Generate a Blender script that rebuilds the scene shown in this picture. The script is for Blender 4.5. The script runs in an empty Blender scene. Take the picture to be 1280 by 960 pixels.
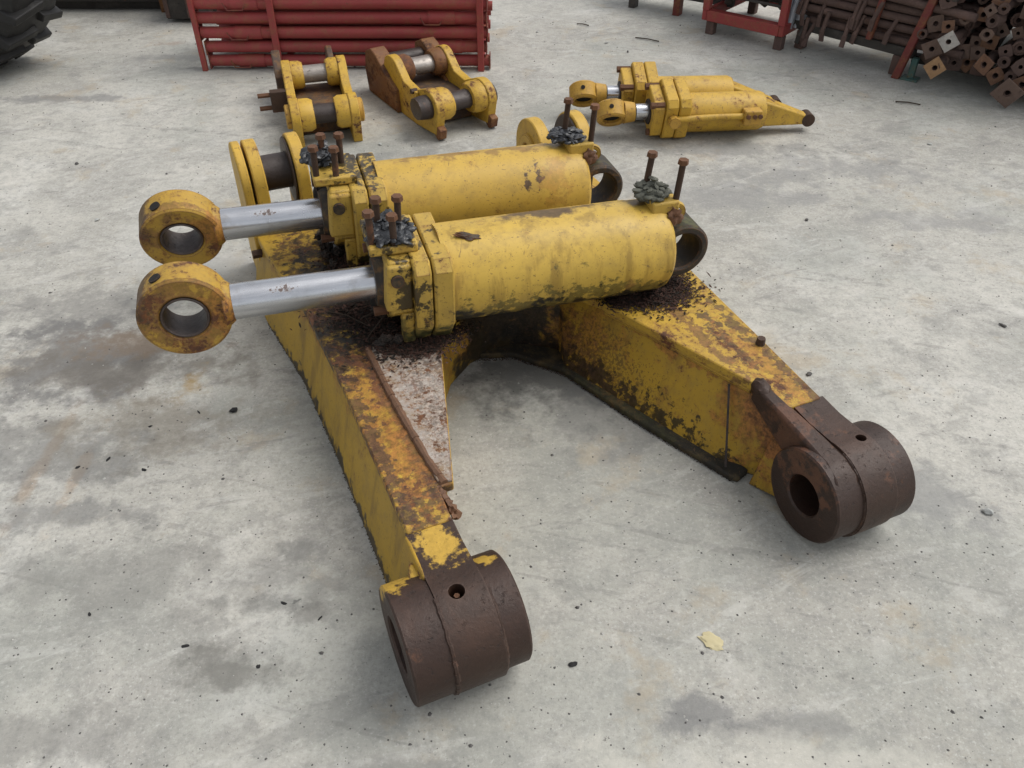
import bpy, bmesh, math, random
from mathutils import Vector, Matrix, noise as mnoise
random.seed(7)
R = math.radians
S = bpy.context.scene
COL = S.collection

# ------------------------------------------------------------------ camera, world, sun, exposure
cam_d = bpy.data.cameras.new('camera')
cam = bpy.data.objects.new('camera', cam_d); COL.objects.link(cam)
cam.location = (0, 0, 1.6); cam.rotation_euler = (R(50), 0, 0)
cam_d.sensor_width = 36; cam_d.lens = 36*1040/1280
cam_d.clip_start = .05; cam_d.clip_end = 500
S.camera = cam

SUN_EL, SUN_AZ = R(58), R(75)          # azimuth from +Y towards +X
w = bpy.data.worlds.new('World'); S.world = w; w.use_nodes = True
wn = w.node_tree; wn.nodes.clear()
sky = wn.nodes.new('ShaderNodeTexSky'); sky.sky_type = 'NISHITA'; sky.sun_disc = False
sky.sun_elevation = SUN_EL; sky.sun_rotation = SUN_AZ; sky.dust_density = 3.0; sky.air_density = 1.0
hs = wn.nodes.new('ShaderNodeHueSaturation'); hs.inputs['Saturation'].default_value = .22
bg = wn.nodes.new('ShaderNodeBackground'); bg.inputs['Strength'].default_value = .15
wo = wn.nodes.new('ShaderNodeOutputWorld')
wn.links.new(sky.outputs[0], hs.inputs['Color']); wn.links.new(hs.outputs[0], bg.inputs[0]); wn.links.new(bg.outputs[0], wo.inputs[0])
sl = bpy.data.lights.new('sun', 'SUN'); sl.energy = 1.1; sl.angle = R(40); sl.color = (1, .97, .92)
so = bpy.data.objects.new('sun', sl); COL.objects.link(so)
sd = Vector((math.sin(SUN_AZ)*math.cos(SUN_EL), math.cos(SUN_AZ)*math.cos(SUN_EL), math.sin(SUN_EL)))
so.rotation_euler = sd.to_track_quat('Z', 'Y').to_euler(); so.location = (3, 1, 6)
S.view_settings.view_transform = 'Standard'; S.view_settings.look = 'None'
S.view_settings.exposure = 0.36; S.view_settings.gamma = 1

# ------------------------------------------------------------------ materials
class NT:
    def __init__(s, name):
        s.m = bpy.data.materials.new(name); s.m.use_nodes = True
        s.t = s.m.node_tree; s.t.nodes.clear()
        s.out = s.n('ShaderNodeOutputMaterial'); s.b = s.n('ShaderNodeBsdfPrincipled')
        s.t.links.new(s.b.outputs[0], s.out.inputs[0])
        s.tc = s.n('ShaderNodeTexCoord'); s.obj = s.tc.outputs['Object']
        s._rnd = None; s.cache = {}
    def n(s, t): return s.t.nodes.new(t)
    def set(s, sock, v):
        if hasattr(v, 'is_linked') or isinstance(v, bpy.types.NodeSocket): s.t.links.new(v, sock)
        elif isinstance(v, (tuple, list)) and len(v) == 3 and sock.type == 'RGBA': sock.default_value = (*v, 1)
        else: sock.default_value = v
    def rnd(s):
        if s._rnd is None:
            oi = s.n('ShaderNodeObjectInfo'); s._rnd = s.math('MULTIPLY', oi.outputs['Random'], 37.)
        return s._rnd
    def noise(s, scale, detail=5, rough=.55, vec=None, dist=0, seed=0, rand=True, stretch=None):
        key = (scale, detail, rough, dist, seed, rand, stretch)
        if vec is None and key in s.cache: return s.cache[key]
        x = s.n('ShaderNodeTexNoise'); x.noise_dimensions = '4D' if rand else '3D'
        v = vec or s.obj
        if stretch or not rand:
            mp = s.n('ShaderNodeMapping'); s.t.links.new(v, mp.inputs[0]); mp.vector_type = 'TEXTURE'
            mp.inputs['Location'].default_value = (seed*3.7, seed*1.3, seed*.7) if not rand else (0, 0, 0)
            if stretch:
                mp.inputs['Scale'].default_value = [1/q for q in stretch[0]]; mp.inputs['Rotation'].default_value = stretch[1]
            v = mp.outputs[0]
        s.t.links.new(v, x.inputs['Vector'])
        x.inputs['Scale'].default_value = scale; x.inputs['Detail'].default_value = detail
        x.inputs['Roughness'].default_value = rough; x.inputs['Distortion'].default_value = dist
        if rand: s.t.links.new(s.math('ADD', s.rnd(), float(seed)*3.7), x.inputs['W'])
        s.cache[key] = x.outputs['Fac']
        return x.outputs['Fac']
    def voro(s, scale, feature='F1', vec=None, rand=1.0):
        x = s.n('ShaderNodeTexVoronoi'); x.feature = feature; s.t.links.new(vec or s.obj, x.inputs['Vector'])
        x.inputs['Scale'].default_value = scale; x.inputs['Randomness'].default_value = rand
        return x
    def math(s, op, a, b=0., clamp=False):
        x = s.n('ShaderNodeMath'); x.operation = op; x.use_clamp = clamp
        s.set(x.inputs[0], a); s.set(x.inputs[1], b); return x.outputs[0]
    def step(s, v, a, b):
        x = s.n('ShaderNodeMapRange'); x.interpolation_type = 'SMOOTHSTEP'
        s.set(x.inputs[0], v); x.inputs[1].default_value = min(a, b); x.inputs[2].default_value = max(a, b)
        if a > b: x.inputs[3].default_value = 1; x.inputs[4].default_value = 0
        return x.outputs[0]
    def mix(s, f, a, b):
        x = s.n('ShaderNodeMix'); x.data_type = 'RGBA'
        s.set(x.inputs[0], f); s.set(x.inputs[6], a); s.set(x.inputs[7], b); return x.outputs[2]
    def mixf(s, f, a, b):
        x = s.n('ShaderNodeMix'); x.data_type = 'FLOAT'
        s.set(x.inputs[0], f); s.set(x.inputs[2], a); s.set(x.inputs[3], b); return x.outputs[0]
    def ramp(s, f, *stops):
        x = s.n('ShaderNodeValToRGB'); s.set(x.inputs[0], f); e = x.color_ramp.elements
        while len(e) < len(stops): e.new(.5)
        for k, (p, c) in enumerate(stops): e[k].position = p; e[k].color = (*c, 1)
        return x.outputs[0]
    def blot(s, c, r, amt=.8, sc=14, lo=1.15, hi=.6, seed=3):
        """a stain of its own shape: noisy ellipsoid in the thing's own coordinates"""
        a = s.n('ShaderNodeVectorMath'); a.operation = 'SUBTRACT'; s.t.links.new(s.obj, a.inputs[0]); a.inputs[1].default_value = c
        d = s.n('ShaderNodeVectorMath'); d.operation = 'DIVIDE'; s.t.links.new(a.outputs[0], d.inputs[0]); d.inputs[1].default_value = r
        l = s.n('ShaderNodeVectorMath'); l.operation = 'LENGTH'; s.t.links.new(d.outputs[0], l.inputs[0])
        nz = s.math('MULTIPLY', s.math('SUBTRACT', s.noise(sc, 6, .68, seed=seed % 2, rand=False), .5), amt*5.5)
        return s.step(s.math('ADD', l.outputs['Value'], nz), lo, hi)
    def edge(s, rad=.008):
        b = s.n('ShaderNodeBevel'); b.samples = 4; b.inputs['Radius'].default_value = rad
        g = s.n('ShaderNodeNewGeometry')
        d = s.n('ShaderNodeVectorMath'); d.operation = 'DOT_PRODUCT'
        s.t.links.new(b.outputs[0], d.inputs[0]); s.t.links.new(g.outputs['Normal'], d.inputs[1])
        return s.step(d.outputs['Value'], .995, .86)
    def bump(s, h, strength=.3, dist=.003):
        x = s.n('ShaderNodeBump'); x.inputs['Strength'].default_value = strength; x.inputs['Distance'].default_value = dist
        s.t.links.new(h, x.inputs['Height']); s.t.links.new(x.outputs[0], s.b.inputs['Normal'])
    def fin(s, col, rough, metal=0., spec=.4):
        s.set(s.b.inputs['Base Color'], col); s.set(s.b.inputs['Roughness'], rough)
        s.set(s.b.inputs['Metallic'], metal); s.b.inputs['Specular IOR Level'].default_value = spec
        return s.m

def rust_col(t, sc=30):
    return t.ramp(t.noise(sc, 8, .7, seed=9), (.25, (.030, .017, .013)), (.45, (.085, .038, .022)), (.6, (.17, .068, .025)), (.8, (.30, .14, .045)))

KIND = {'orange': (.25, .10, .022), 'rust': (.12, .05, .025), 'brown': (.052, .028, .019), 'grime': (.012, .011, .009),
        'moss': (.055, .055, .018), 'pale': (.36, .33, .29), 'dust': (.33, .25, .13), 'deep': (.33, .19, .022)}
def paint(name, base, rust=.4, wear=.6, blots=(), rough=.5, sc=9, edge_r=.007, mottled=.25, streak=False, film=.3):
    t = NT(name)
    lowf = t.noise(5, 4, .6, seed=1)
    c = t.mix(lowf, tuple(x*(1-mottled) for x in base), tuple(min(1, x*(1+mottled*.6)) for x in base))
    c = t.mix(t.math('MULTIPLY', t.noise(60, 5, .7, seed=2), .35), c, tuple(x*.6 for x in base))
    # thin dirt film in broad patches
    c = t.mix(t.math('MULTIPLY', t.step(t.noise(19, 9, .74, seed=4), .46, .64), film), c, (.20, .135, .05))
    if streak:
        st = t.noise(11, 6, .65, seed=12, stretch=((1.3, 1.3, .18), (0, 0, 0)))
        c = t.mix(t.math('MULTIPLY', t.step(st, .50, .63), .5), c, (.15, .085, .02))
    n1 = t.noise(sc, 9, .68, seed=5); n2 = t.noise(sc*5, 8, .72, seed=6)
    comb = t.math('ADD', t.math('MULTIPLY', n1, .6), t.math('MULTIPLY', n2, .4))
    th = .645-.19*rust
    m = t.step(comb, th, th+.05)
    halo = t.step(comb, th-.06, th+.03)
    if wear > 0:
        e = t.math('MULTIPLY', t.edge(edge_r), t.step(t.noise(22, 7, .7, seed=7), .60-.25*wear, .66-.25*wear))
        m = t.math('MAXIMUM', m, e); halo = t.math('MAXIMUM', halo, e)
    c = t.mix(t.math('MULTIPLY', halo, .55), c, (.23, .11, .028))
    oil = None
    for k, bl in enumerate(blots):
        kind, ce, ra = bl[:3]; amt = bl[3] if len(bl) > 3 else .8; op = bl[4] if len(bl) > 4 else .85; s_ = bl[5] if len(bl) > 5 else 14
        bm_ = t.math('MULTIPLY', t.blot(ce, ra, amt, s_, seed=20+k), op)
        if kind == 'grime': oil = bm_ if oil is None else t.math('MAXIMUM', oil, bm_)
        fine = t.step(t.noise(70, 6, .75, seed=30), .36, .64)
        kc = KIND[kind]
        c = t.mix(bm_, c, t.mix(fine, tuple(x*.4 for x in kc), tuple(x*1.6 for x in kc)))
    c = t.mix(m, c, rust_col(t))
    # fine freckles of rust and dirt
    fr = t.step(t.noise(140, 4, .65, seed=8), .61, .68)
    c = t.mix(t.math('MULTIPLY', fr, .7), c, (.07, .04, .02))
    # thin scratches through the paint
    for q, (rt, sd_) in enumerate((((.2, .5, .3), 14), ((.9, -.4, 1.2), 15))):
        sx = t.noise(16, 3, .5, seed=sd_, stretch=((.35, 9, 9), rt))
        c = t.mix(t.math('MULTIPLY', t.step(sx, .665, .69), .55), c, (.10, .06, .03))
    t.bump(t.math('ADD', t.math('MULTIPLY', m, -.6), t.math('ADD', t.math('MULTIPLY', t.noise(110, 6, .7, seed=11), .4), t.math('MULTIPLY', lowf, .9))), .45, .0025)
    rg = t.mixf(m, t.mixf(lowf, rough-.08, rough+.14), .85)
    if oil is not None: rg = t.mixf(oil, rg, t.mixf(t.noise(19, 9, .74, seed=4), .2, .6))
    return t.fin(c, rg, 0, .4)

def iron(name, a=(.040, .030, .028), b=(.085, .056, .045), rust=.3, rough=.6, blots=(), metal=.15):
    t = NT(name)
    c = t.mix(t.noise(14, 8, .65, seed=1), a, b)
    c = t.mix(t.math('MULTIPLY', t.noise(90, 5, .7, seed=2), .5), c, tuple(x*1.6 for x in b))
    m = t.step(t.noise(11, 9, .7, seed=3), .68-.2*rust, .76-.2*rust)
    c = t.mix(t.math('MULTIPLY', m, .8), c, rust_col(t, 26))
    e = t.math('MULTIPLY', t.edge(.006), t.step(t.noise(30, 6, .7, seed=7), .4, .6))
    c = t.mix(t.math('MULTIPLY', e, .45), c, (.17, .11, .085))
    for k, bl in enumerate(blots):
        kind, ce, ra = bl[:3]; amt = bl[3] if len(bl) > 3 else .8; op = bl[4] if len(bl) > 4 else .85
        kc = KIND.get(kind) or {'yellow': (.50, .31, .045)}[kind]
        c = t.mix(t.math('MULTIPLY', t.blot(ce, ra, amt, 26, seed=40+k), op), c, t.mix(t.noise(70, 5, .7, seed=3), tuple(x*.6 for x in kc), tuple(x*1.4 for x in kc)))
    scr = t.step(t.noise(30, 3, .5, seed=13, stretch=((6, .4, 1), (0, 0, .6))), .72, .76)
    c = t.mix(t.math('MULTIPLY', scr, .35), c, (.22, .18, .16))
    pit = t.step(t.noise(75, 6, .72, seed=15), .57, .66)
    c = t.mix(t.math('MULTIPLY', pit, .5), c, tuple(x*.45 for x in a))
    c = t.mix(t.math('MULTIPLY', t.step(t.noise(6, 7, .7, seed=16), .5, .66), .5), c, tuple(x*1.9 for x in b))
    t.bump(t.math('ADD', t.noise(120, 7, .7, seed=5), t.math('ADD', t.math('MULTIPLY', pit, -.6), t.math('MULTIPLY', t.noise(16, 4, .6, seed=17), 1.6))), .5, .0028)
    return t.fin(c, t.mixf(t.noise(20, 5, .6, seed=6), rough-.12, rough+.22), metal, .5)

YEL = (.60, .40, .09); YEL2 = (.66, .43, .10); DEEP = (.53, .30, .032)
M = {}
M['arm_web'] = paint('arm_web_paint', (.45, .275, .026), .22, .45, [
    ('orange', (.62, .80, .13), (.30, .30, .14), .7, .55), ('rust', (.70, .66, .12), (.12, .30, .12), .9, .55, 40),
    ('rust', (1.05, .19, .17), (.06, .08, .12), .9, .95), ('orange', (.98, .40, .215), (.1, .4, .02), 1.1, .7, 30), ('orange', (1.04, .22, .16), (.06, .14, .14), .7, .7),
    ('grime', (.62, .95, .10), (.17, .22, .30), .6, .95), ('grime', (.70, .82, .02), (.12, .25, .06), .9, .9),
    ('grime', (.04, .75, .0), (.07, 1.2, .030), 1.3, .9, 24), ('grime', (.80, .52, .01), (.16, .55, .06), 1.4, .9, 26), ('brown', (.78, .66, .07), (.1, .20, .10), 1.5, .6, 120), ('orange', (.06, 1.0, .22), (.05, .6, .03), .8, .5),
    ('grime', (.62, 1.20, .14), (.40, .22, .3), .5, .9)], .5, streak=True)
M['arm_top'] = paint('arm_top_paint', (.52, .325, .038), .62, .95, [
    ('brown', (.16, 1.02, .25), (.13, .38, .08), 1.0, .8, 30), ('orange', (.15, .58, .25), (.09, .20, .06), 1.0, .5, 26),
    ('rust', (.19, .55, .25), (.035, .45, .05), .7, .8), ('brown', (1.085, .44, .25), (.022, .16, .04), 1.3, .8, 34), ('rust', (1.03, .50, .25), (.018, .25, .04), 1.5, .7, 34), ('orange', (1.12, .32, .25), (.05, .2, .04), 1.4, .6, 40), ('brown', (1.15, .3, .25), (.016, .3, .04), 1.5, .7, 34),
    ('grime', (.30, 1.10, .25), (.24, .36, .08), .8, .97, 22), ('grime', (.20, 1.0, .25), (.10, .2, .08), 1.2, .9, 30), ('grime', (1.0, .80, .25), (.13, .10, .06), .8, .95),
    ('grime', (.62, 1.1, .25), (.42, .22, .1), .5, .95), ('brown', (.14, .24, .25), (.07, .07, .04), 1.5, .75, 44), ('orange', (.13, .38, .25), (.06, .16, .04), 1.3, .7, 36), ('brown', (.10, .45, .25), (.02, .4, .04), 1.4, .75, 36)], .55, sc=11)
M['gusset'] = paint('bare_gusset', (.36, .31, .27), .62, .9, [('grime', (.33, .86, .255), (.12, .14, .05), .6, .9), ('rust', (.26, .55, .255), (.03, .3, .05), 1.6, .6, 60), ('brown', (.33, .72, .255), (.06, .1, .05), 1.6, .6, 60), ('pale', (.27, .45, .255), (.05, .3, .05), 1.6, .5, 70)], .75, sc=24, mottled=.4, film=.6)
M['flange_grime'] = paint('grimy_steel', (.022, .02, .015), .1, .2, [('moss', (.8, .5, 0), (.12, .3, .1), 1.0, .35)], .8)
M['casting'] = iron('brown_casting', (.013, .0065, .0042), (.040, .0195, .0115), .45, .48, blots=[('yellow', (.135, .12, .25), (.05, .055, .05), .9, .95), ('rust', (1.05, .12, .2), (.06, .08, .1), .7, .7)])
M['boss_l'] = iron('brown_boss', (.013, .0065, .0045), (.038, .0185, .0115), .45, .48, blots=[('yellow', (.03, .085, .22), (.05, .035, .05), .8, .95), ('yellow', (.21, .055, .24), (.022, .02, .03), .7, .9)])
M['boss_r'] = iron('brown_boss_far', (.012, .006, .004), (.035, .017, .0105), .5, .48, blots=[('rust', (1.0, .02, .17), (.02, .08, .06), 1.1, .8)])
M['weld'] = iron('rusty_weld', (.05, .03, .022), (.16, .08, .04), .6)
M['dark'] = iron('dark_bore', (.012, .011, .011), (.03, .024, .022), .1)
M['pin'] = iron('worn_pin', (.018, .013, .012), (.045, .033, .028), .25, .42)
M['ear'] = paint('ear_paint', (.58, .36, .05), .32, .85, [], .5)
M['ear_in'] = paint('ear_inner', (.07, .045, .035), .5, .4, [], .6)
M['barrel'] = paint('barrel_paint', (.585, .385, .066), .15, .5, [
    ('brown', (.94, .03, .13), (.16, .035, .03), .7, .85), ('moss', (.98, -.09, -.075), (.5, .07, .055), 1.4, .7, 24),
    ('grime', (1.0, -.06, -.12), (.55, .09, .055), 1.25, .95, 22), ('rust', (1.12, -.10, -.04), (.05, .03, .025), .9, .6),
    ('brown', (1.22, .02, .13), (.05, .03, .02), .8, .7), ('grime', (.62, -.05, -.12), (.12, .15, .06), .8, .9)], .42, sc=12, streak=True)
M['barrel2'] = paint('barrel_paint_worn', (.57, .365, .06), .22, .5, [
    ('brown', (1.00, -.10, .075), (.013, .03, .034), 1.0, .9, 40), ('brown', (1.04, -.09, .085), (.011, .03, .036), 1.0, .9, 40),
    ('orange', (1.09, -.09, .06), (.05, .05, .10), 1.0, .35, 24),
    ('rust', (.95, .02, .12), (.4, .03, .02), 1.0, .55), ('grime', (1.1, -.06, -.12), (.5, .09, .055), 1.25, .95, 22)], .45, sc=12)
M['head'] = paint('head_paint', (.51, .335, .06), .32, .7, [
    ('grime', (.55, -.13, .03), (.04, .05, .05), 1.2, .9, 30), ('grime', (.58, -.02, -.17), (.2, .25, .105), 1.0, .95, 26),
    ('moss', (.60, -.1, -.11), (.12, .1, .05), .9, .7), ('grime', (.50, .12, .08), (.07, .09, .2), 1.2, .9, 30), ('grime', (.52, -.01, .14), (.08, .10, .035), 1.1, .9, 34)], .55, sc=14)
M['eye'] = paint('eye_paint', (.46, .28, .038), .62, .95, [('rust', (-.02, -.05, .01), (.12, .012, .12), 1.3, .55), ('orange', (.08, -.05, -.02), (.06, .03, .1), .9, .7), ('brown', (-.1, .0, .06), (.05, .05, .06), 1.0, .8)], .55, sc=13)
M['eye_back'] = paint('base_eye_grime', (.030, .024, .019), .3, .5, [('moss', (1.36, -.02, .09), (.1, .1, .03), .8, .8)], .6)
M['bg_yel'] = paint('old_yellow_paint', (.56, .345, .042), .48, .6, [], .5, sc=12, edge_r=.006)
M['bg_rust'] = paint('yellow_gone_to_rust', (.17, .068, .028), .8, .6, [], .6, sc=7, edge_r=.006)
M['bg_eye'] = paint('ochre_eye_paint', (.52, .30, .045), .4, .5, [], .55, sc=14)
M['bolt'] = iron('rusty_bolt', (.018, .012, .008), (.055, .029, .017), .6, .7)
M['bolt_head'] = iron('orange_bolt_head', (.05, .025, .013), (.125, .055, .025), .6, .75)
M['hole'] = iron('hole_shade_black', (.003, .003, .003), (.008, .006, .005), 0, .9, metal=0)  # near-black colour stands in for the shade inside bores and small holes

def chrome():
    t = NT('worn_chrome')
    n = t.step(t.noise(34, 6, .7, seed=3), .69, .715)
    n = t.math('MAXIMUM', n, t.math('MULTIPLY', t.blot((.235, -.03, .036), (.026, .02, .005), 1.1, 90), .9))
    s = t.noise(40, 4, .5, seed=5, stretch=((.3, 3, 3), (0, 0, 0)))
    c = t.mix(n, t.mix(s, (.42, .43, .45), (.66, .67, .69)), (.10, .06, .045))
    c = t.mix(t.math('MULTIPLY', t.step(t.noise(13, 6, .6, seed=9), .52, .75), .5), c, (.30, .28, .26))
    t.bump(t.noise(70, 4, .6, seed=6), .08, .001)
    return t.fin(c, t.mixf(n, t.mixf(t.noise(18, 6, .6, seed=8), .16, .34), .8), t.mixf(n, .92, .1), .5)
M['chrome'] = chrome()

M['dull_pin'] = iron('scuffed_bare_pin', (.10, .085, .075), (.34, .31, .28), .35, .42, metal=.5)
def plastic():
    t = NT('black_plastic_wrap')
    c = t.mix(t.noise(30, 6, .6), (.006, .006, .007), (.035, .038, .042))
    t.bump(t.noise(60, 5, .6, seed=2), .6, .006)
    return t.fin(c, .28, 0, .5)
M['plastic'] = plastic()
M['grease'] = iron('caked_black_grease', (.004, .0035, .003), (.013, .010, .007), .05, .8, metal=0)
def ragm():
    t = NT('grey_green_rag')
    c = t.mix(t.noise(26, 8, .7), (.022, .025, .018), (.20, .20, .165))
    t.bump(t.noise(120, 6, .6, seed=2), .6, .004)
    return t.fin(c, .85, 0, .2)
M['rag'] = ragm()
M['red'] = paint('red_oxide_paint', (.31, .048, .046), .12, .35, [], .55, sc=9, edge_r=.004, mottled=.35)
M['red_dull'] = paint('dull_red_paint', (.17, .036, .032), .4, .4, [], .65, sc=12, edge_r=.004)
M['rust_prop'] = iron('rusted_prop', (.040, .027, .024), (.10, .062, .050), .35, .8, metal=0)
M['rust_plate'] = iron('rusted_end_plate', (.045, .030, .024), (.15, .10, .078), .35, .8, metal=0)
M['rust_brown'] = iron('brown_end_plate', (.06, .032, .02), (.16, .085, .05), .5, .8, metal=0)
M['grey_plate'] = iron('grey_end_plate', (.20, .19, .18), (.36, .34, .31), .2, .8, metal=0)
M['ochre_plate'] = iron('ochre_end_plate', (.16, .09, .045), (.30, .18, .09), .3, .8, metal=0)
M['galv'] = iron('galvanised_pipe', (.24, .26, .29), (.38, .40, .43), .05, .45, metal=.4)
M['dark_steel'] = iron('dark_stacked_steel', (.018, .018, .017), (.05, .044, .038), .35, .8, metal=0)
M['green'] = paint('green_foot_paint', (.06, .14, .13), .3, .4, [], .6, sc=16, edge_r=.004)

def rubber():
    t = NT('tyre_rubber')
    c = t.mix(t.noise(8, 7, .65), (.005, .005, .005), (.016, .015, .014))
    c = t.mix(t.math('MULTIPLY', t.step(t.noise(5, 6, .7, seed=5), .52, .72), .5), c, (.10, .095, .085))
    t.bump(t.noise(60, 6, .6, seed=2), .3, .003)
    return t.fin(c, t.mixf(t.noise(9, 3, .5, seed=4), .45, .75), 0, .45)
M['rubber'] = rubber()
def flat(name, a, b, sc=20, rough=.85):
    t = NT(name); c = t.mix(t.noise(sc, 7, .65), a, b); t.bump(t.noise(sc*4, 5, .6, seed=2), .4, .002); return t.fin(c, rough, 0, .25)
M['litter'] = flat('dry_leaf_litter', (.022, .013, .010), (.10, .05, .036), 60)
M['litter_dark'] = flat('wet_leaf_litter', (.008, .007, .006), (.03, .022, .016), 60)
M['twig'] = flat('twig_bark', (.015, .011, .008), (.06, .043, .03), 40)
M['stone'] = flat('pale_stone', (.25, .26, .25), (.50, .50, .47), 60)
M['stone_dark'] = flat('dark_stone', (.05, .05, .05), (.15, .14, .13), 60)
M['scrap'] = flat('black_rubber_scrap', (.010, .010, .011), (.035, .034, .033), 60)
M['paper'] = flat('yellowed_scrap', (.42, .36, .20), (.58, .52, .34), 40)
M['grit'] = flat('grit', (.16, .155, .14), (.55, .54, .5), 8)

def concrete():
    t = NT('yard_concrete')
    big = t.noise(.55, 6, .6, seed=1, rand=False); mid = t.noise(3.2, 8, .65, seed=2, rand=False, dist=.4)
    c = t.mix(t.step(big, .3, .7), (.355, .343, .302), (.485, .470, .420))
    c = t.mix(t.math('MULTIPLY', t.step(mid, .47, .62), .45), c, (.25, .245, .225))
    c = t.mix(t.math('MULTIPLY', t.step(t.noise(2.1, 7, .6, seed=3, rand=False), .53, .72), .6), c, (.52, .515, .48))
    # cement film: fine mottling and aggregate
    fine = t.noise(30, 9, .78, seed=4, rand=False)
    c = t.mix(t.math('MULTIPLY', t.step(fine, .54, .38), .42), c, (.235, .233, .218))
    c = t.mix(t.math('MULTIPLY', t.step(fine, .54, .66), .36), c, (.56, .55, .515))
    agg = t.noise(110, 5, .75, seed=5, rand=False)
    c = t.mix(t.math('MULTIPLY', t.step(agg, .54, .65), .5), c, (.19, .185, .17))
    c = t.mix(t.math('MULTIPLY', t.step(agg, .45, .36), .45), c, (.62, .61, .57))
    c = t.mix(t.math('MULTIPLY', t.step(t.noise(9, 8, .72, seed=22, rand=False), .52, .64), .42), c, (.225, .222, .205))
    c = t.mix(t.math('MULTIPLY', t.step(t.noise(6, 8, .72, seed=23, rand=False), .55, .66), .38), c, (.56, .545, .50))
    # greenish grey film and brown dust
    c = t.mix(t.math('MULTIPLY', t.step(t.noise(1.3, 6, .6, seed=8, rand=False), .48, .62), .35), c, (.25, .265, .235))
    c = t.mix(t.math('MULTIPLY', t.step(t.noise(4.4, 7, .68, seed=9, rand=False), .55, .68), .4), c, (.37, .30, .20))
    # scuffs dragged across the slab
    for rot, sc_, lo, amt, sd_ in ((.45, 1.8, .585, .32, 10), (.3, 4.5, .61, .42, 11), (-.7, 2.6, .62, .25, 12)):
        sc1 = t.noise(sc_, 8, .68, seed=sd_, rand=False, stretch=((1, 4, 1), (0, 0, rot)))
        c = t.mix(t.math('MULTIPLY', t.step(sc1, lo, lo+.09), amt), c, (.16, .158, .15))
    for rot, sc_, lo, amt, sd_ in ((.55, 1.1, .625, .28, 18), (-.25, 1.4, .62, .30, 19), (.2, .9, .63, .25, 20)):
        ln = t.noise(sc_, 4, .55, seed=sd_, rand=False, dist=.3, stretch=((1, 16, 1), (0, 0, rot)))
        c = t.mix(t.math('MULTIPLY', t.step(ln, lo, lo+.05), t.math('MULTIPLY', t.step(t.noise(26, 6, .7, seed=21, rand=False), .42, .56), amt)), c, (.58, .57, .53) if sd_ != 19 else (.13, .128, .12))
    lt = t.noise(3.6, 8, .7, seed=14, rand=False, stretch=((1, 3, 1), (0, 0, .35)))
    c = t.mix(t.math('MULTIPLY', t.step(lt, .60, .72), .3), c, (.60, .59, .555))
    # broken black flecks of rubber and oil
    v = t.step(t.noise(15, 8, .75, seed=15, rand=False, stretch=((1, 1.8, 1), (0, 0, .5))), .655, .69)
    c = t.mix(t.math('MULTIPLY', v, .75), c, (.07, .07, .067))
    v = t.step(t.noise(45, 5, .7, seed=16, rand=False), .655, .69)
    c = t.mix(t.math('MULTIPLY', v, .8), c, (.06, .055, .05))
    stains_and_marks = [((-1.26, 1.60, 0), (.022, .22, 1), (.36, .22, .10), .4), ((-1.15, 1.56, 0), (.018, .18, 1), (.36, .22, .10), .35), ((-1.45, 2.30, 0), (.28, .14, 1), (.17, .165, .155), .55), ((-.95, .80, 0), (.4, .06, 1), (.19, .185, .17), .5),
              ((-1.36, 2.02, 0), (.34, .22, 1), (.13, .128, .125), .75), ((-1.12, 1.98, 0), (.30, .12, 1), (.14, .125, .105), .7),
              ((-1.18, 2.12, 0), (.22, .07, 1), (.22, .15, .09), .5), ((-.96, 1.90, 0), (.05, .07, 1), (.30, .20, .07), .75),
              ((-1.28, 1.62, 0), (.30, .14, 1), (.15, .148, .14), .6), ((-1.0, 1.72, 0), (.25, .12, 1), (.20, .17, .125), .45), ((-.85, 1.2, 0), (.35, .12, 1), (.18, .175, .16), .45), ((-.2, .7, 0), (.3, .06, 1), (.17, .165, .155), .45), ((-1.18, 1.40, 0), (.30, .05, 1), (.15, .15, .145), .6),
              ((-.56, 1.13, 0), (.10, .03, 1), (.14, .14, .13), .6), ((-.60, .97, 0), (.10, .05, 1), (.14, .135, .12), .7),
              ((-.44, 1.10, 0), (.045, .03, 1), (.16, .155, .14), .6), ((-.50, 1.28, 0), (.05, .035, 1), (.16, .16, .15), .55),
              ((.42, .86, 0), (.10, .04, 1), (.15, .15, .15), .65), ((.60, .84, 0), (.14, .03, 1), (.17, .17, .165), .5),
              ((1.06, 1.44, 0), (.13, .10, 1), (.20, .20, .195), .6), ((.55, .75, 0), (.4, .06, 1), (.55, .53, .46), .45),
              ((.10, 1.95, 0), (.28, .20, 1), (.085, .085, .082), .75), ((.30, 1.75, 0), (.22, .16, 1), (.15, .15, .145), .5),  # near-black patch on the slab between the arms, by the cross member
              ((1.4, 3.35, 0), (.5, .16, 1), (.21, .21, .205), .5), ((.85, 3.1, 0), (.45, .12, 1), (.22, .22, .215), .5),
              ((1.7, 2.9, 0), (.3, .08, 1), (.22, .22, .215), .45), ((-2.3, 4.15, 0), (.35, .06, 1), (.15, .15, .15), .6),
              ((-1.1, 2.55, 0), (.3, .12, 1), (.5, .49, .46), .4), ((-.75, 2.35, 0), (.3, .10, 1), (.22, .22, .215), .4),
              ((-2.0, 5.0, 0), (.10, .05, 1), (.28, .19, .14), .4), ((-1.9, 4.75, 0), (.25, .05, 1), (.2, .2, .19), .5),
              ((-.3, 3.4, 0), (.3, .2, 1), (.17, .17, .165), .5), ((1.0, 3.55, 0), (.45, .08, 1), (.16, .16, .155), .5)]
    for k, (ce, ra, kc, op) in enumerate(stains_and_marks):
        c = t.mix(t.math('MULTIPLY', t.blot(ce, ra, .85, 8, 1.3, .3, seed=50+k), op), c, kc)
    h = t.math('ADD', t.math('MULTIPLY', fine, .6), t.math('MULTIPLY', agg, .5))
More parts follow.
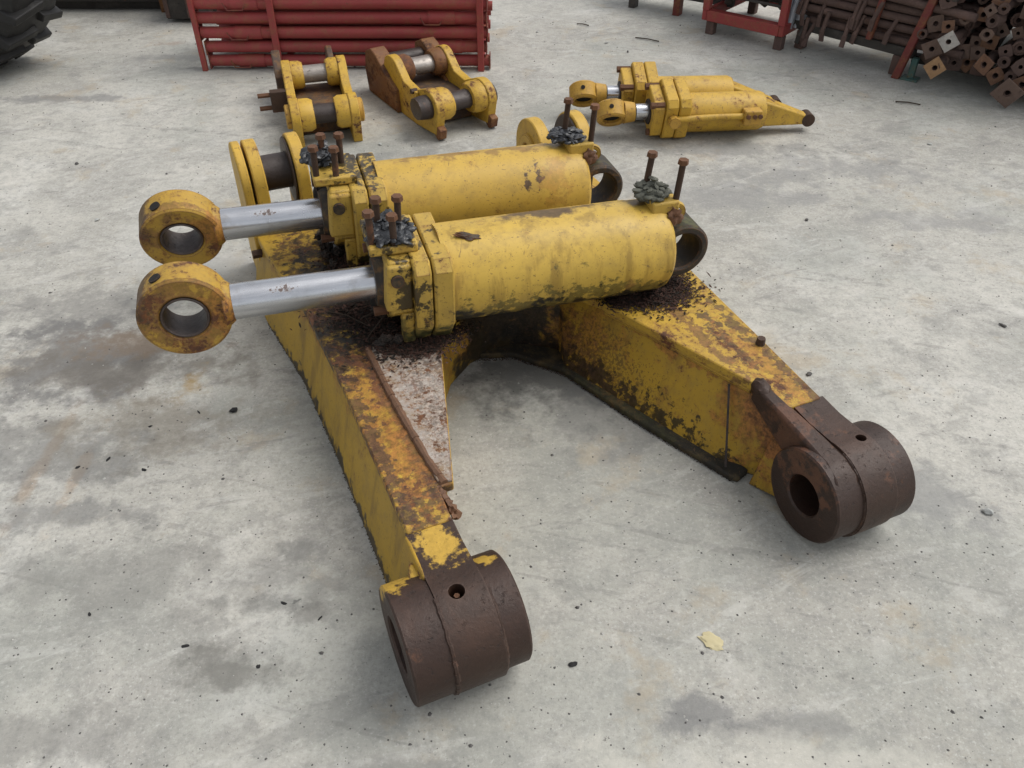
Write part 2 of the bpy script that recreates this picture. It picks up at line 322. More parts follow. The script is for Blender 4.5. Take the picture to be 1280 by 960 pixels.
    h = t.math('ADD', h, t.math('MULTIPLY', mid, 1.2))
    t.bump(h, .45, .006)
    return t.fin(c, t.mixf(mid, .62, .9), 0, .35)
M['concrete'] = concrete()

# ------------------------------------------------------------------ mesh helpers
class G:
    def __init__(s): s.b = bmesh.new()
    def _face(s, vs, mi=0):
        try: f = s.b.faces.new(vs); f.material_index = mi; return f
        except ValueError: return None
    def loft(s, lo, hi, mi=0):
        """lo, hi: same-length loops of 3-D points (counter-clockwise seen from hi)"""
        a = [s.b.verts.new(p) for p in lo]; c = [s.b.verts.new(p) for p in hi]; n = len(a)
        for i in range(n): s._face((a[i], a[(i+1) % n], c[(i+1) % n], c[i]), mi)
        s._face(a[::-1], mi); s._face(c, mi); return s
    def prism(s, poly, axis, lo, hi, mi=0):
        f = {'x': lambda p, h: (h, p[0], p[1]), 'y': lambda p, h: (p[0], h, p[1]), 'z': lambda p, h: (p[0], p[1], h)}[axis]
        return s.loft([f(p, lo) for p in poly], [f(p, hi) for p in poly], mi)
    def box(s, lo, hi, mat=None, mi=0):
        P = [Vector((x, y, z)) for z in (lo[2], hi[2]) for x, y in ((lo[0], lo[1]), (hi[0], lo[1]), (hi[0], hi[1]), (lo[0], hi[1]))]
        if mat is not None: P = [mat @ p for p in P]
        return s.loft(P[:4], P[4:], mi)
    def lathe(s, prof, p, d, seg=32, ring=False, mi=0):
        """profile [(along, radius)] turned about the axis p + t*d; ring=True closes the profile on itself"""
        d = Vector(d).normalized(); p = Vector(p); u = d.orthogonal().normalized(); v = d.cross(u)
        loops = []
        for t_, r in prof:
            if r < 1e-6: loops.append([s.b.verts.new(p+d*t_)])
            else: loops.append([s.b.verts.new(p+d*t_+(u*math.cos(2*math.pi*k/seg)+v*math.sin(2*math.pi*k/seg))*r) for k in range(seg)])
        prs = list(zip(loops, loops[1:]))
        if ring: prs.append((loops[-1], loops[0]))
        for A_, B_ in prs:
            for k in range(seg):
                k2 = (k+1) % seg
                q = [A_[k % len(A_)], A_[k2 % len(A_)], B_[k2 % len(B_)], B_[k % len(B_)]]
                q = list(dict.fromkeys(q))
                if len(q) > 2: s._face(q, mi)
        return s
    def cyl(s, a, b, r, r2=None, seg=20, mi=0):
        a = Vector(a); b = Vector(b); L = (b-a).length; r2 = r if r2 is None else r2
        return s.lathe([(0, 0), (0, r), (L, r2), (L, 0)], a, b-a, seg, mi=mi)
    def tubering(s, a, d, ro, ri, L, seg=40, ch=.004, mi=0):
        return s.lathe([(0, ri+ch), (0, ro-ch), (ch, ro), (L-ch, ro), (L, ro-ch), (L, ri+ch), (L-ch, ri), (ch, ri)], a, d, seg, True, mi)
    def path(s, pts, r, seg=6, mi=0):
        for a, c in zip(pts, pts[1:]): s.cyl(a, c, r, seg=seg, mi=mi)
        return s
    def hexbolt(s, a, b, r, hr, hh, seg=12):
        s.cyl(a, b, r, seg=seg); d = (Vector(b)-Vector(a)).normalized(); s.cyl(Vector(b)-d*hh, Vector(b), hr, seg=6); return s
    def build(s, name, mat, parent=None, bevel=0., label=None, cat=None, group=None, kind=None, smooth=38):
        bmesh.ops.recalc_face_normals(s.b, faces=s.b.faces[:])
        me = bpy.data.meshes.new(name); s.b.to_mesh(me); s.b.free()
        for m_ in (mat if isinstance(mat, (list, tuple)) else [mat]): me.materials.append(m_)
        me.shade_smooth(); me.set_sharp_from_angle(angle=R(smooth))
        o = bpy.data.objects.new(name, me); COL.objects.link(o)
        if bevel:
            bv = o.modifiers.new('bevel', 'BEVEL'); bv.width = bevel; bv.segments = 2; bv.limit_method = 'ANGLE'; bv.angle_limit = R(50); bv.use_clamp_overlap = True
            wnm = o.modifiers.new('normals', 'WEIGHTED_NORMAL'); wnm.keep_sharp = True
        if parent: o.parent = parent
        tag(o, label, cat, group, kind)
        return o
def tag(o, label=None, cat=None, group=None, kind=None):
    for k, v in (('label', label), ('category', cat), ('group', group), ('kind', kind)):
        if v: o[k] = v
    return o
def thing(name, label, cat, loc=(0, 0, 0), rot=(0, 0, 0), group=None):
    o = bpy.data.objects.new(name, None); COL.objects.link(o); o.location = loc; o.rotation_euler = rot
    o.empty_display_size = .1
    return tag(o, label, cat, group)
def arc(c, r, a0, a1, n):
    return [(c[0]+r*math.cos(R(a0+(a1-a0)*k/n)), c[1]+r*math.sin(R(a0+(a1-a0)*k/n))) for k in range(n+1)]
def lump(g, c, rad, seed, amp=.35, fr=2.2, sub=3, mat=None, flat_=None):
    """an uneven crumpled lump"""
    t = bmesh.new(); bmesh.ops.create_icosphere(t, subdivisions=sub, radius=1)
    off = Vector((seed*3.1, seed*1.7, seed*.9)); mp = {}
    for v in t.verts:
        p = v.co.copy(); k = 1+amp*(mnoise.noise(p*fr+off)+.5*mnoise.noise(p*fr*2.3+off)+.35*abs(mnoise.noise(p*fr*4+off)))
        q = Vector((p.x*rad[0], p.y*rad[1], p.z*rad[2]))*k
        if mat is not None: q = mat @ q
        mp[v.index] = g.b.verts.new(Vector(c)+q)
    for f in t.faces: g._face([mp[v.index] for v in f.verts])
    t.free(); return g

# ------------------------------------------------------------------ ground
g = G(); n = 60; L = 60
g._face([g.b.verts.new(p) for p in ((-L, -L, 0), (L, -L, 0), (L, L, 0), (-L, L, 0))])
g.build('concrete_yard', M['concrete'], kind='structure')

# ------------------------------------------------------------------ the twin-armed lift frame
FR = thing('lift_arm_frame', 'big yellow and rusty two armed lift frame lying under the two large cylinders', 'lift arm', (-.23, .94, 0), (0, 0, .414))
BZ = .125
outerL = [(.085, .165), (.085, .70), (.075, 1.05), (.035, 1.40), (.025, 1.56)]
innerL = [(.185, .165), (.19, .262), (.225, .262), (.37, .74)]
innerR = [(.855, .76), (1.045, .262), (1.062, .165)]
outerR = [(1.16, .165), (1.175, .46), (1.19, .80), (1.20, 1.10), (1.215, 1.40), (1.215, 1.50)]
arch = [(.43, .84), (.52, .91), (.61, .935), (.70, .915), (.79, .85)]
back = [(1.0, 1.50), (.97, 1.38), (.86, 1.32), (.40, 1.32), (.28, 1.40), (.25, 1.56)]
top = innerL + arch + innerR + outerR + back + outerL[::-1]
G().prism(top[::-1], 'z', .224, .250).build('top_plate', M['arm_top'], FR, .004)
def inset(p, lo):
    """wall line under the plate edge; lo: the bottom of the leaning wall"""
    x, y = p
    if p in outerL: return (x+.006-(.05 if lo else 0), y)
    if p in innerR: return (x+.014-(.10 if lo and y > .2 else 0.03 if lo else 0), y+(.01 if lo else .004))
    if p in innerL: return (x-.016, y)
    if p in arch: return (x, y+.02)
    if p in outerR: return (x-.012, y)
    return (x, y-.02)
lo = [(*inset(p, True), .002) for p in top]; hi = [(*inset(p, False), .2245) for p in top]
G().loft(lo[::-1], hi[::-1]).build('arm_body', M['arm_web'], FR, .003)
fl_in = [(.52, .955), (.652, .905), (.756, .772), (.858, .468), (.962, .20), (.978, .185)]
fl_out = [(1.02, .20), (.95, .47), (.85, .79), (.70, .98), (.52, 1.02)]
G().prism((fl_in+fl_out), 'z', .001, .020).build('bottom_flange', M['flange_grime'], FR, .005)
G().prism([(.192, .275), (.2235, .2635), (.3685, .741), (.42, .825), (.40, .90), (.24, .90), (.186, .78)], 'z', .2495, .2565).build('gusset_plate', M['gusset'], FR, .002, label='bare pale scuffed gusset plate')
wb = G(); pts = [(.186, .80, .252), (.186, .62, .252), (.190, .47, .252), (.196, .34, .252), (.205, .268, .250)]
for k in range(len(pts)-1):
    a, c = Vector(pts[k]), Vector(pts[k+1])
    for j in range(6): wb.cyl(a.lerp(c, j/6), a.lerp(c, (j+1.15)/6), random.uniform(.008, .012), random.uniform(.008, .012), seg=8)
wb.build('weld_bead', M['weld'], FR)
sb = G(); sb.path([(.962, .225, .03), (.985, .275, .12), (1.014, .335, .212)], .0032)
sb.build('weld_seam', M['dark'], FR)
# lip under the edge of the right top plate
lp = G(); pr = [(.875, .745, .219), (.96, .52, .219), (1.048, .285, .219)]
for a, c in zip(pr, pr[1:]): lp.cyl(a, c, .011, seg=8)
lp.build('weld_lip', M['arm_top'], FR)

def cast_poly(r, y1, z1, z0=.02):
    """arm-end casting seen along the pin: round nose about the bore, flat back at y1"""
    pts = arc((0, BZ), r, 75, 268, 26)
    return [(y1, z1), (y1*.62, z1-.004)] + pts + [(y1, z0)]
def cut_hole(o, p, r, depth):
    """bore a blind hole straight down into a casting"""
    k = G().cyl(Vector(p)-Vector((0, 0, depth)), Vector(p)+Vector((0, 0, .03)), r, seg=24).build('cutter', M['hole'], FR)
    for m_ in list(o.modifiers): o.modifiers.remove(m_)
    md = o.modifiers.new('cut', 'BOOLEAN'); md.operation = 'DIFFERENCE'; md.solver = 'EXACT'; md.object = k
    bpy.context.view_layer.update(); dg = bpy.context.evaluated_depsgraph_get()
    me = bpy.data.meshes.new_from_object(o.evaluated_get(dg)); o.modifiers.clear(); o.data = me; me.name = o.name
    me.shade_smooth(); me.set_sharp_from_angle(angle=R(38))
    km = k.data; bpy.data.objects.remove(k); bpy.data.meshes.remove(km)
    bv = o.modifiers.new('bevel', 'BEVEL'); bv.width = .003; bv.segments = 2; bv.limit_method = 'ANGLE'; bv.angle_limit = R(50)
# left end
cut_hole(G().prism(cast_poly(.128, .172, .2455), 'x', .083, .187).build('boss_casting', M['casting'], FR), (.128, -.012, .25), .0165, .045)
# a plate of the outer side runs on to the boss
G().loft([(.033, .165, .002), (.075, .165, .002), (.08, .06, .03), (.045, .06, .03)], [(.079, .165, .244), (.087, .165, .244), (.086, .045, .247), (.080, .045, .247)]).build('side_plate', M['arm_web'], FR, .003)
G().tubering((.0, 0, BZ), (1, 0, 0), .124, .060, .086, 56).build('boss', M['boss_l'], FR)
G().tubering((.184, 0, BZ+.002), (1, 0, 0), .119, .060, .062, 56).build('boss', M['boss_l'], FR)
G().cyl((.118, 0, BZ), (.150, 0, BZ), .0605, seg=40).build('bore_shade_disc', M['hole'], FR)  # black disc, no real plug: the bore's dark depth put into colour
hole_p = Vector((.128, -.012, BZ+.1287))
G().cyl(hole_p-Vector((0, 0, .05)), hole_p-Vector((0, 0, .016)), .0062, seg=6).build('grease_nipple', M['bolt_head'], FR)
for k, (x, y, z, r) in enumerate([(.088, .060, .239, .012), (.074, .080, .226, .013)]):
    gl = G(); lump(gl, (x, y, z-.003), (r, r*1.9, r*.32), k+3, .4, 2.2, 4); gl.build('weld_lump', M['ear'], FR)
# ledge and ragged end below the gusset tip
gl = G()
for k in range(5): lump(gl, (.192+k*.003, .25-k*.012, .236-.004*k), (.011, .012, .014), k+20, .6, sub=2)
gl.build('weld_lump', M['weld'], FR)
# right end
cut_hole(G().prism(cast_poly(.126, .172, .2455), 'x', 1.080, 1.172).build('boss_casting', M['casting'], FR), (1.150, .012, .25), .0125, .045)
G().loft([(1.0, .17, .002), (1.07, .17, .002), (1.07, .05, .02), (1.045, .05, .02)], [(1.052, .17, .215), (1.07, .17, .215), (1.07, .07, .20), (1.052, .07, .20)]).build('side_plate', M['arm_web'], FR, .003)
G().tubering((1.006, 0, BZ), (1, 0, 0), .119, .052, .078, 56).build('boss', M['boss_r'], FR)
G().tubering((1.168, 0, BZ+.001), (1, 0, 0), .122, .055, .064, 56).build('boss', M['boss_r'], FR)
G().cyl((1.108, 0, BZ), (1.135, 0, BZ), .0525, seg=40).build('bore_shade_disc', M['hole'], FR)  # same black disc, painted shade for the right bore
def weld_ring(x, r, seed, a0=0, a1=360, nn=46, th=.006):
    rr = random.Random(seed); g_ = G(); q = []
    for k in range(nn+1):
        a = R(a0+(a1-a0)*k/nn); q.append(Vector((x+rr.uniform(-.001, .001), math.cos(a)*r, BZ+math.sin(a)*r)))
    for a, c in zip(q, q[1:]): g_.cyl(a, c+(c-a)*.15, th*rr.uniform(.75, 1.15), th*rr.uniform(.75, 1.15), seg=7)
    g_.build('weld_bead', M['casting'], FR)
weld_ring(.084, .1235, 1, 95, 300); weld_ring(.188, .1185, 2, 100, 300); weld_ring(1.082, .1185, 3, 95, 300)
# slanted rusty strap and bump on the inner side of the right end
sg = G(); sec = [(.268, .2525, 1.034, 1.066), (.12, .2505, 1.029, 1.074), (-.02, .2465, 1.022, 1.0795), (-.065, .2315, 1.016, 1.0795), (-.10, .187, 1.012, 1.0795)]
rows = [[sg.b.verts.new(p) for p in ((x0-.004, y, zt-dp), (x1, y, zt-dp), (x1, y, zt), (x0, y, zt-.003))] for (y, zt, x0, x1), dp in zip(sec, (.045, .09, .058, .044, .02))]
for p, q in zip(rows, rows[1:]):
    for k in range(4): sg._face((p[k], p[(k+1) % 4], q[(k+1) % 4], q[k]))
sg._face(rows[0][::-1]); sg._face(rows[-1])
sg.build('strap', M['casting'], FR, .007, label='dark rusty cheek sloping down to the right boss')
gl = G(); lump(gl, (1.052, .262, .240), (.022, .030, .026), 31, .25, 1.5); gl.build('strap_bump', M['casting'], FR)
G().cyl((1.155, .405, .247), (1.155, .405, .270), .013, .011, seg=8).build('bolt_stub', M['bolt'], FR)

# ears with their pins at the far end
def ear_poly(cy, cz, r, y0, y1, z0=.01):
    return arc((cy, cz), r, -8, 188, 22) + [(y0, z0), (y1, z0)]
def ears(cy, cz, plates, pin):
    p = ear_poly(cy, cz, .112, cy-.135, cy+.16)
    for x0, x1, m_ in plates: G().prism(p, 'x', x0, x1).build('ear_plate', M[m_], FR, .005)
    G().cyl((pin[0], cy, cz), (pin[1], cy, cz), .056, seg=36).build('pin', M['pin'], FR)
ears(1.64, .400, [(.018, .046, 'ear'), (.054, .094, 'ear'), (.188, .228, 'ear')], (.090, .19))
G().tubering((.1785, 1.64, .40), (1, 0, 0), .104, .056, .008, 40).build('pin_washer', M['pin'], FR)
ears(1.57, .34, [(1.005, 1.050, 'ear'), (1.160, 1.205, 'ear')], (1.045, 1.165))
G().tubering((.995, 1.57, .34), (1, 0, 0), .062, .028, .014, 36).build('pin_boss', M['ear'], FR)
G().tubering((1.1515, 1.57, .34), (1, 0, 0), .104, .056, .008, 40).build('pin_washer', M['pin'], FR)
G().loft([(.10, 1.50, .02), (.186, 1.50, .02), (.186, 1.56, .02), (.10, 1.56, .02)], [(.155, 1.50, .235), (.186, 1.50, .235), (.186, 1.56, .33), (.165, 1.56, .33)]).build('rib', M['ear_in'], FR, .003)
gl = G(); gl.cyl((.0, 1.50, .20), (.035, 1.50, .20), .014, seg=6); gl.build('bolt', M['bolt'], FR)

# ------------------------------------------------------------------ the two big hydraulic cylinders
def big_cylinder(label, p0, p1, ext, bmat, roll, bolts_label):
    """local x along the axis from the rod eye, y away from the camera, z up"""
    d = Vector(p1)-Vector(p0); rz = math.atan2(d.y, d.x); ry = -math.atan2(d.z, math.hypot(d.x, d.y))
    T = thing('hydraulic_cylinder', label, 'hydraulic cylinder', p0, (0, ry, rz), 'large hydraulic cylinders on the lift frame')
    s = ext                                             # how much shorter the rod shows
    rm = Matrix.Rotation(R(roll), 4, 'X')
    ax = rm @ Vector((0, 1, 0))
    G().tubering(-ax*.046, ax, .111, .058, .092, 56, .006).build('rod_eye', M['eye'], T)
    up = rm @ Vector((-.047, -.012, .1005)); un = rm @ Vector((-.42, 0, .9)).normalized()
    G().tubering(-ax*.0455, ax, .0575, .051, .091, 48, .002).build('bushing', M['pin'], T)
    G().cyl(up-un*.004, up+un*.0045, .015, seg=16).build('grease_hole_shade', M['hole'], T)  # raised black disc, the shade of a grease hole put into colour
    G().lathe([(0, 0), (0, .060), (.012, .056), (.022, .048), (.026, 0)], (.092, 0, 0), (1, 0, 0), 36).build('rod_neck', M['eye'], T)
    G().cyl((.10, 0, 0), (.56+s, 0, 0), .0455, seg=48).build('rod', M['chrome'], T)
    x = .470+s
    # gland with its lugs
    h = G()
    h.lathe([(.0, .0455), (0, .064), (.012, .070), (.085, .105), (.10, .105), (.10, .0455)], (x, 0, 0), (1, 0, 0), 40)
    h.build('gland', M['eye_back'], T)
    h = G()
    h.prism([(-.112, -.030), (-.100, -.045), (-.02, -.105), (.06, -.105), (.11, -.03), (.112, .1145), (-.105, .1145)][::-1], 'x', x+.026, x+.085)
    h.build('head_block', M['head'], T, .007)
    G().loft([(x+.012, -.120, -.022), (x+.085, -.120, -.022), (x+.085, -.07, -.022), (x+.012, -.07, -.022)], [(x+.022, -.118, .108), (x+.085, -.118, .108), (x+.085, -.06, .108), (x+.022, -.06, .108)]).build('side_lug', M['head'], T, .008)
    G().loft([(x+.052, -.104, -.135), (x+.085, -.104, -.135), (x+.085, -.07, -.135), (x+.052, -.07, -.135)], [(x+.052, -.116, -.035), (x+.085, -.116, -.035), (x+.085, -.07, -.035), (x+.052, -.07, -.035)]).build('side_lug', M['head'], T, .005)
    G().cyl((x+.045, -.128, .070), (x+.045, -.085, .070), .017, seg=12).build('plug', M['eye_back'], T)
    for yy, zz in ((.06, .07), (.075, -.03), (-.045, -.06)): G().cyl((x-.012, yy, zz), (x+.04, yy, zz), .013, seg=6).build('cap_bolt', M['bolt_head'], T)
    # two head plates
    plate = [(-.147, -.062), (-.147, .092), (-.122, .119), (.118, .119), (.147, .092), (.147, -.062), (.075, -.158), (-.075, -.158)]
    G().prism(plate, 'x', x+.083, x+.128).build('head_plate', M['head'], T, .006)
    plate2 = [(a*1.005, c*1.004) for a, c in plate]
    G().prism(plate2, 'x', x+.1315, x+.184).build('head_plate', M['head'], T, .006)
    gc = G(); rr = random.Random(int(roll)+3)
    for k in range(70):
        lump(gc, (x+rr.uniform(-.01, .16), rr.uniform(-.09, .12), rr.uniform(-.168, -.130)), (rr.uniform(.008, .018), rr.uniform(.008, .018), rr.uniform(.006, .014)), k+7, .55, 2.4, 3)
    for k in range(10): lump(gc, (x+rr.uniform(-.004, .02), rr.uniform(.03, .10), rr.uniform(-.13, .12)), (.010, .02, .028), k+47, .4, 1.8, 2)
    gc.build('grease_cake', M['grease'], T, kind='stuff')
    # barrel
    x1 = 1.282+s
    b = G(); prof = [(x+.17, 0), (x+.17, .131), (x+.20, .1315)]
    for k in range(1, 9): prof.append((x+.20+(x1-.10-x-.20)*k/8, .1315))
    prof += [(x1-.095, .129), (x1-.03, .129), (x1-.010, .124), (x1, .114), (x1, 0)]
    b.lathe(prof, (0, 0, 0), (1, 0, 0), 72); b.build('barrel', bmat, T, smooth=30)
    # base eye
    G().loft([(x1-.02, -.06, -.07), (x1-.02, .06, -.07), (x1-.02, .06, .07), (x1-.02, -.06, .07)], [(x1+.03, -.045, -.06), (x1+.03, .045, -.06), (x1+.03, .045, .06), (x1+.03, -.045, .06)]).build('base_neck', M['eye_back'], T, .004)
    G().tubering((x1+.052, -.055, -.006), (0, 1, 0), .080, .054, .115, 52, .006).build('base_eye', M['eye_back'], T)
    # front port with four tall bolts
    G().box((x-.012, -.075, .1175), (x+.110, .085, .142)).build('port_block', M['head'], T, .005)
    bl = [(x-.001, -.048), (x+.052, -.062), (x+.028, .040), (x+.078, .020)]
    for k, (bx_, by_) in enumerate(bl):
        tp = .226+random.uniform(-.006, .006); dx, dy = random.uniform(-.004, .004), random.uniform(-.004, .004)
        bo = G(); bo.cyl((bx_, by_, .13), (bx_+dx, by_+dy, tp-.012), .0088, seg=14)
        bo = bo.build('bolt', M['bolt'], T)
        hd = G(); hd.cyl((bx_+dx, by_+dy, tp-.013), (bx_+dx, by_+dy, tp), .0155, .0140, seg=6); hd.build('bolt_head', M['bolt_head'], bo)
    # rear port, two bolts, lug
    xr = x1-.035
    G().box((xr-.02, -.045, .095), (xr+.06, .05, .150)).build('rear_port', M['head'], T, .006)
    for k, (bx_, by_) in enumerate([(xr-.014, .035), (xr+.052, -.028)]):
        tp = .262; dx = random.uniform(-.003, .006)+.006
        bo = G().cyl((bx_, by_, .12), (bx_+dx, by_, tp-.012), .0088, seg=14).build('bolt', M['bolt'], T)
        G().cyl((bx_+dx, by_, tp-.013), (bx_+dx, by_, tp), .0150, .0135, seg=6).build('bolt_head', M['bolt_head'], bo)
    G().lathe([(0, .012), (0, .025), (.016, .025), (.016, .012)], (x1+.036, -.012, .100), (.3, 1, 0), 24, True).build('lifting_lug', M['head'], T)
    gl = G(); lump(gl, (xr+.045, -.05, .108), (.022, .018, .022), 5, .5); gl.build('hose_stub', M['bolt_head'], T)
    return T, x, x1
C1, xa, xb = big_cylinder('nearer large yellow hydraulic cylinder with a long scratched chrome rod', (-.812, 1.705, .415), (.452, 2.083, .385), 0, M['barrel'], 0, '')
C2, xc, xd = big_cylinder('farther large yellow hydraulic cylinder lying behind the nearer one', (-.945, 2.105, .41), (.265, 2.462, .385), -.075, M['barrel2'], 13, '')
def world(T, p):
    return (Matrix.Translation(T.location) @ T.rotation_euler.to_matrix().to_4x4()) @ Vector(p)
def wrap(T, c, rad, seed, mat, name, label, cat, n_=80):
    """a compact greasy bundle of small crumpled folds"""
    rr = random.Random(seed); o = world(T, c); Rm = T.rotation_euler.to_matrix(); gl = G()
    lump(gl, (0, 0, 0), (rad[0]*.75, rad[1]*.75, rad[2]*.7), seed, .45, 2.0, 3, Rm)
    for k in range(n_):
        a = rr.uniform(0, 6.283); u = rr.random()**.5
        q = Vector((math.cos(a)*u*rad[0], math.sin(a)*u*rad[1], rr.uniform(-.3, 1)*rad[2]*(1.2-u)))
        m3 = Rm @ Matrix.Rotation(rr.uniform(0, 6.28), 3, 'Z') @ Matrix.Rotation(rr.uniform(-.4, .4), 3, 'Y') @ Matrix.Rotation(rr.uniform(-.5, .5), 3, 'X')
        sz = rr.uniform(.5, 1.2)
        lump(gl, Rm @ q, (.017*sz, .010*sz, .0055*sz), seed+k*2.3, .4, 1.8, 2, m3)
    ob = gl.build(name, mat, None, label=label, cat=cat, smooth=55); ob.location = o
wrap(C1, (xa+.050, -.004, .149), (.060, .078, .013), 4, M['plastic'], 'plastic_wrap', 'crumpled black plastic around the four bolts of the nearer large cylinder', 'plastic wrap')
wrap(C2, (xc+.015, .035, .160), (.048, .060, .034), 9, M['plastic'], 'plastic_wrap', 'torn black plastic bunched beside the four bolts of the farther large cylinder', 'plastic wrap')
wrap(C1, (xb-.038, .01, .155), (.044, .048, .036), 14, M['rag'], 'rag', 'grey green rag wrapped round the rear bolts of the nearer large cylinder', 'rag')
wrap(C2, (xd-.045, .01, .155), (.050, .045, .022), 17, M['plastic'], 'plastic_wrap', 'dark plastic scrap round the rear bolts of the farther large cylinder', 'plastic wrap')
gl = G(); lump(gl, (0, 0, 0), (.035, .010, .006), 3, .5); o = gl.build('paint_drip', M['eye_back'], C1); o.location = (xa+.245, -.045, .125); o.rotation_euler = (.3, .25, -.2)

# ------------------------------------------------------------------ background link brackets
def link_bracket(label, loc, rz, rust_far, ylift):
    T = thing('link_bracket', label, 'link bracket', loc, (0, 0, rz), 'yellow pinned link brackets')
    prof = [(-.06, ylift)] + [(p[0], p[1]) for p in arc((0, .135+ylift*.4), .082, 200, 60, 12)] + [(.13, .165+ylift*.3), (.22, .185)] + arc((.335, .195), .075, 130, 40, 8) + [(.43, .15), (.44, .03), (.30, .002), (.12, .002)]
    for sx in (-1, 1):
        x0, x1 = sorted((sx*.098, sx*.134))
        G().prism(prof[::-1], 'x', x0, x1).build('side_plate', M['bg_yel'], T, .004)
        for (y, z, r, L) in ((0, .135+ylift*.4, .076, .055), (.335, .195, .068, .05)):
            a = sx*.0975; b_ = a-sx*L
            G().lathe([(0, .044), (0, r), (L*.7, r), (L, r*.86), (L, .044)], (a, y, z), (-sx, 0, 0), 32).build('pin_collar', M['bg_rust'] if rust_far and y > .1 else M['bg_yel'], T)
        G().lathe([(0, 0), (0, .056), (.016, .056), (.020, .05), (.020, 0)], (sx*.1345, 0, .135+ylift*.4), (sx, 0, 0), 28).build('pin_cap', M['pin'] if rust_far else M['bg_eye'], T)
        # the far lug, rising behind
        x0, x1 = sorted((sx*.085, sx*.152)) if rust_far else sorted((sx*.128, sx*.165))
        if sx > 0 and not rust_far: x0, x1 = .07, .096
        lug = [(.36, .004), (.36, .18), (.42, .215), (.47, .25), (.52, .26), (.58, .23), (.60, .15), (.58, .004)] if not rust_far else \
              [(.26, .004), (.27, .12), (.33, .15), (.46, .24), (.50, .255), (.56, .22), (.58, .12), (.56, .004)]
        G().prism(lug[::-1], 'x', x0, x1).build('lug', M['bg_rust'] if rust_far else M['ear_in'], T, .005, label='rust brown lug')
    zc = .135+ylift*.4
    G().cyl((-.06, 0, zc), (.06, 0, zc), .045, seg=28).build('pin', M['pin'], T)
    G().cyl((-.06, .335, .195), (.06, .335, .195), .043, seg=28).build('pin', M['dull_pin'], T)
    if rust_far: G().cyl((-.08, .49, .18), (.08, .49, .18), .036, seg=24).build('pin', M['pin'], T)
    G().box((-.0975, .07, .006), (.0975, .40, .115)).build('cross_plate', M['ear_in'], T, .004)
    if rust_far:
        G().box((-.149, .07, .10+ylift*.4), (-.1345, .088, .19)).build('keeper_plate', M['bg_yel'], T, .003)
        for z in (.115, .185): G().cyl((-.156, .10, z), (-.130, .10, z), .013, seg=6).build('bolt', M['bolt'], T)
        G().lathe([(0, 0), (0, .058), (.035, .052), (.04, 0)], (-.151, 0, zc), (-1, 0, 0), 10).build('pin_cap', M['pin'], T)
        for sx in (-1, 1): G().prism([(-.095, .06), (-.085, .012), (-.065, .002), (-.03, .03), (-.05, .08)], 'x', sx*.116-.0155, sx*.116+.0155).build('foot', M['bg_rust'], T, .003)
    else:
        G().box((-.20, .20, .07), (-.131, .24, .175)).build('keeper_plate', M['bolt'], T, .004)
        for z in (.09, .155): G().cyl((-.25, .22, z), (-.19, .22, z), .012, seg=6).build('bolt', M['bolt_head'], T)
    return T
link_bracket('yellow link bracket on the left, its bolted keeper plate sticking out sideways', (-.845, 3.66, 0), R(16), False, 0.0).scale = (1.12, 1.08, .92)
link_bracket('yellow link bracket on the right with rust brown far lugs and a dark capped pin', (-.25, 3.79, 0), R(31), True, .025).scale = (1.16, 1.16, .92)

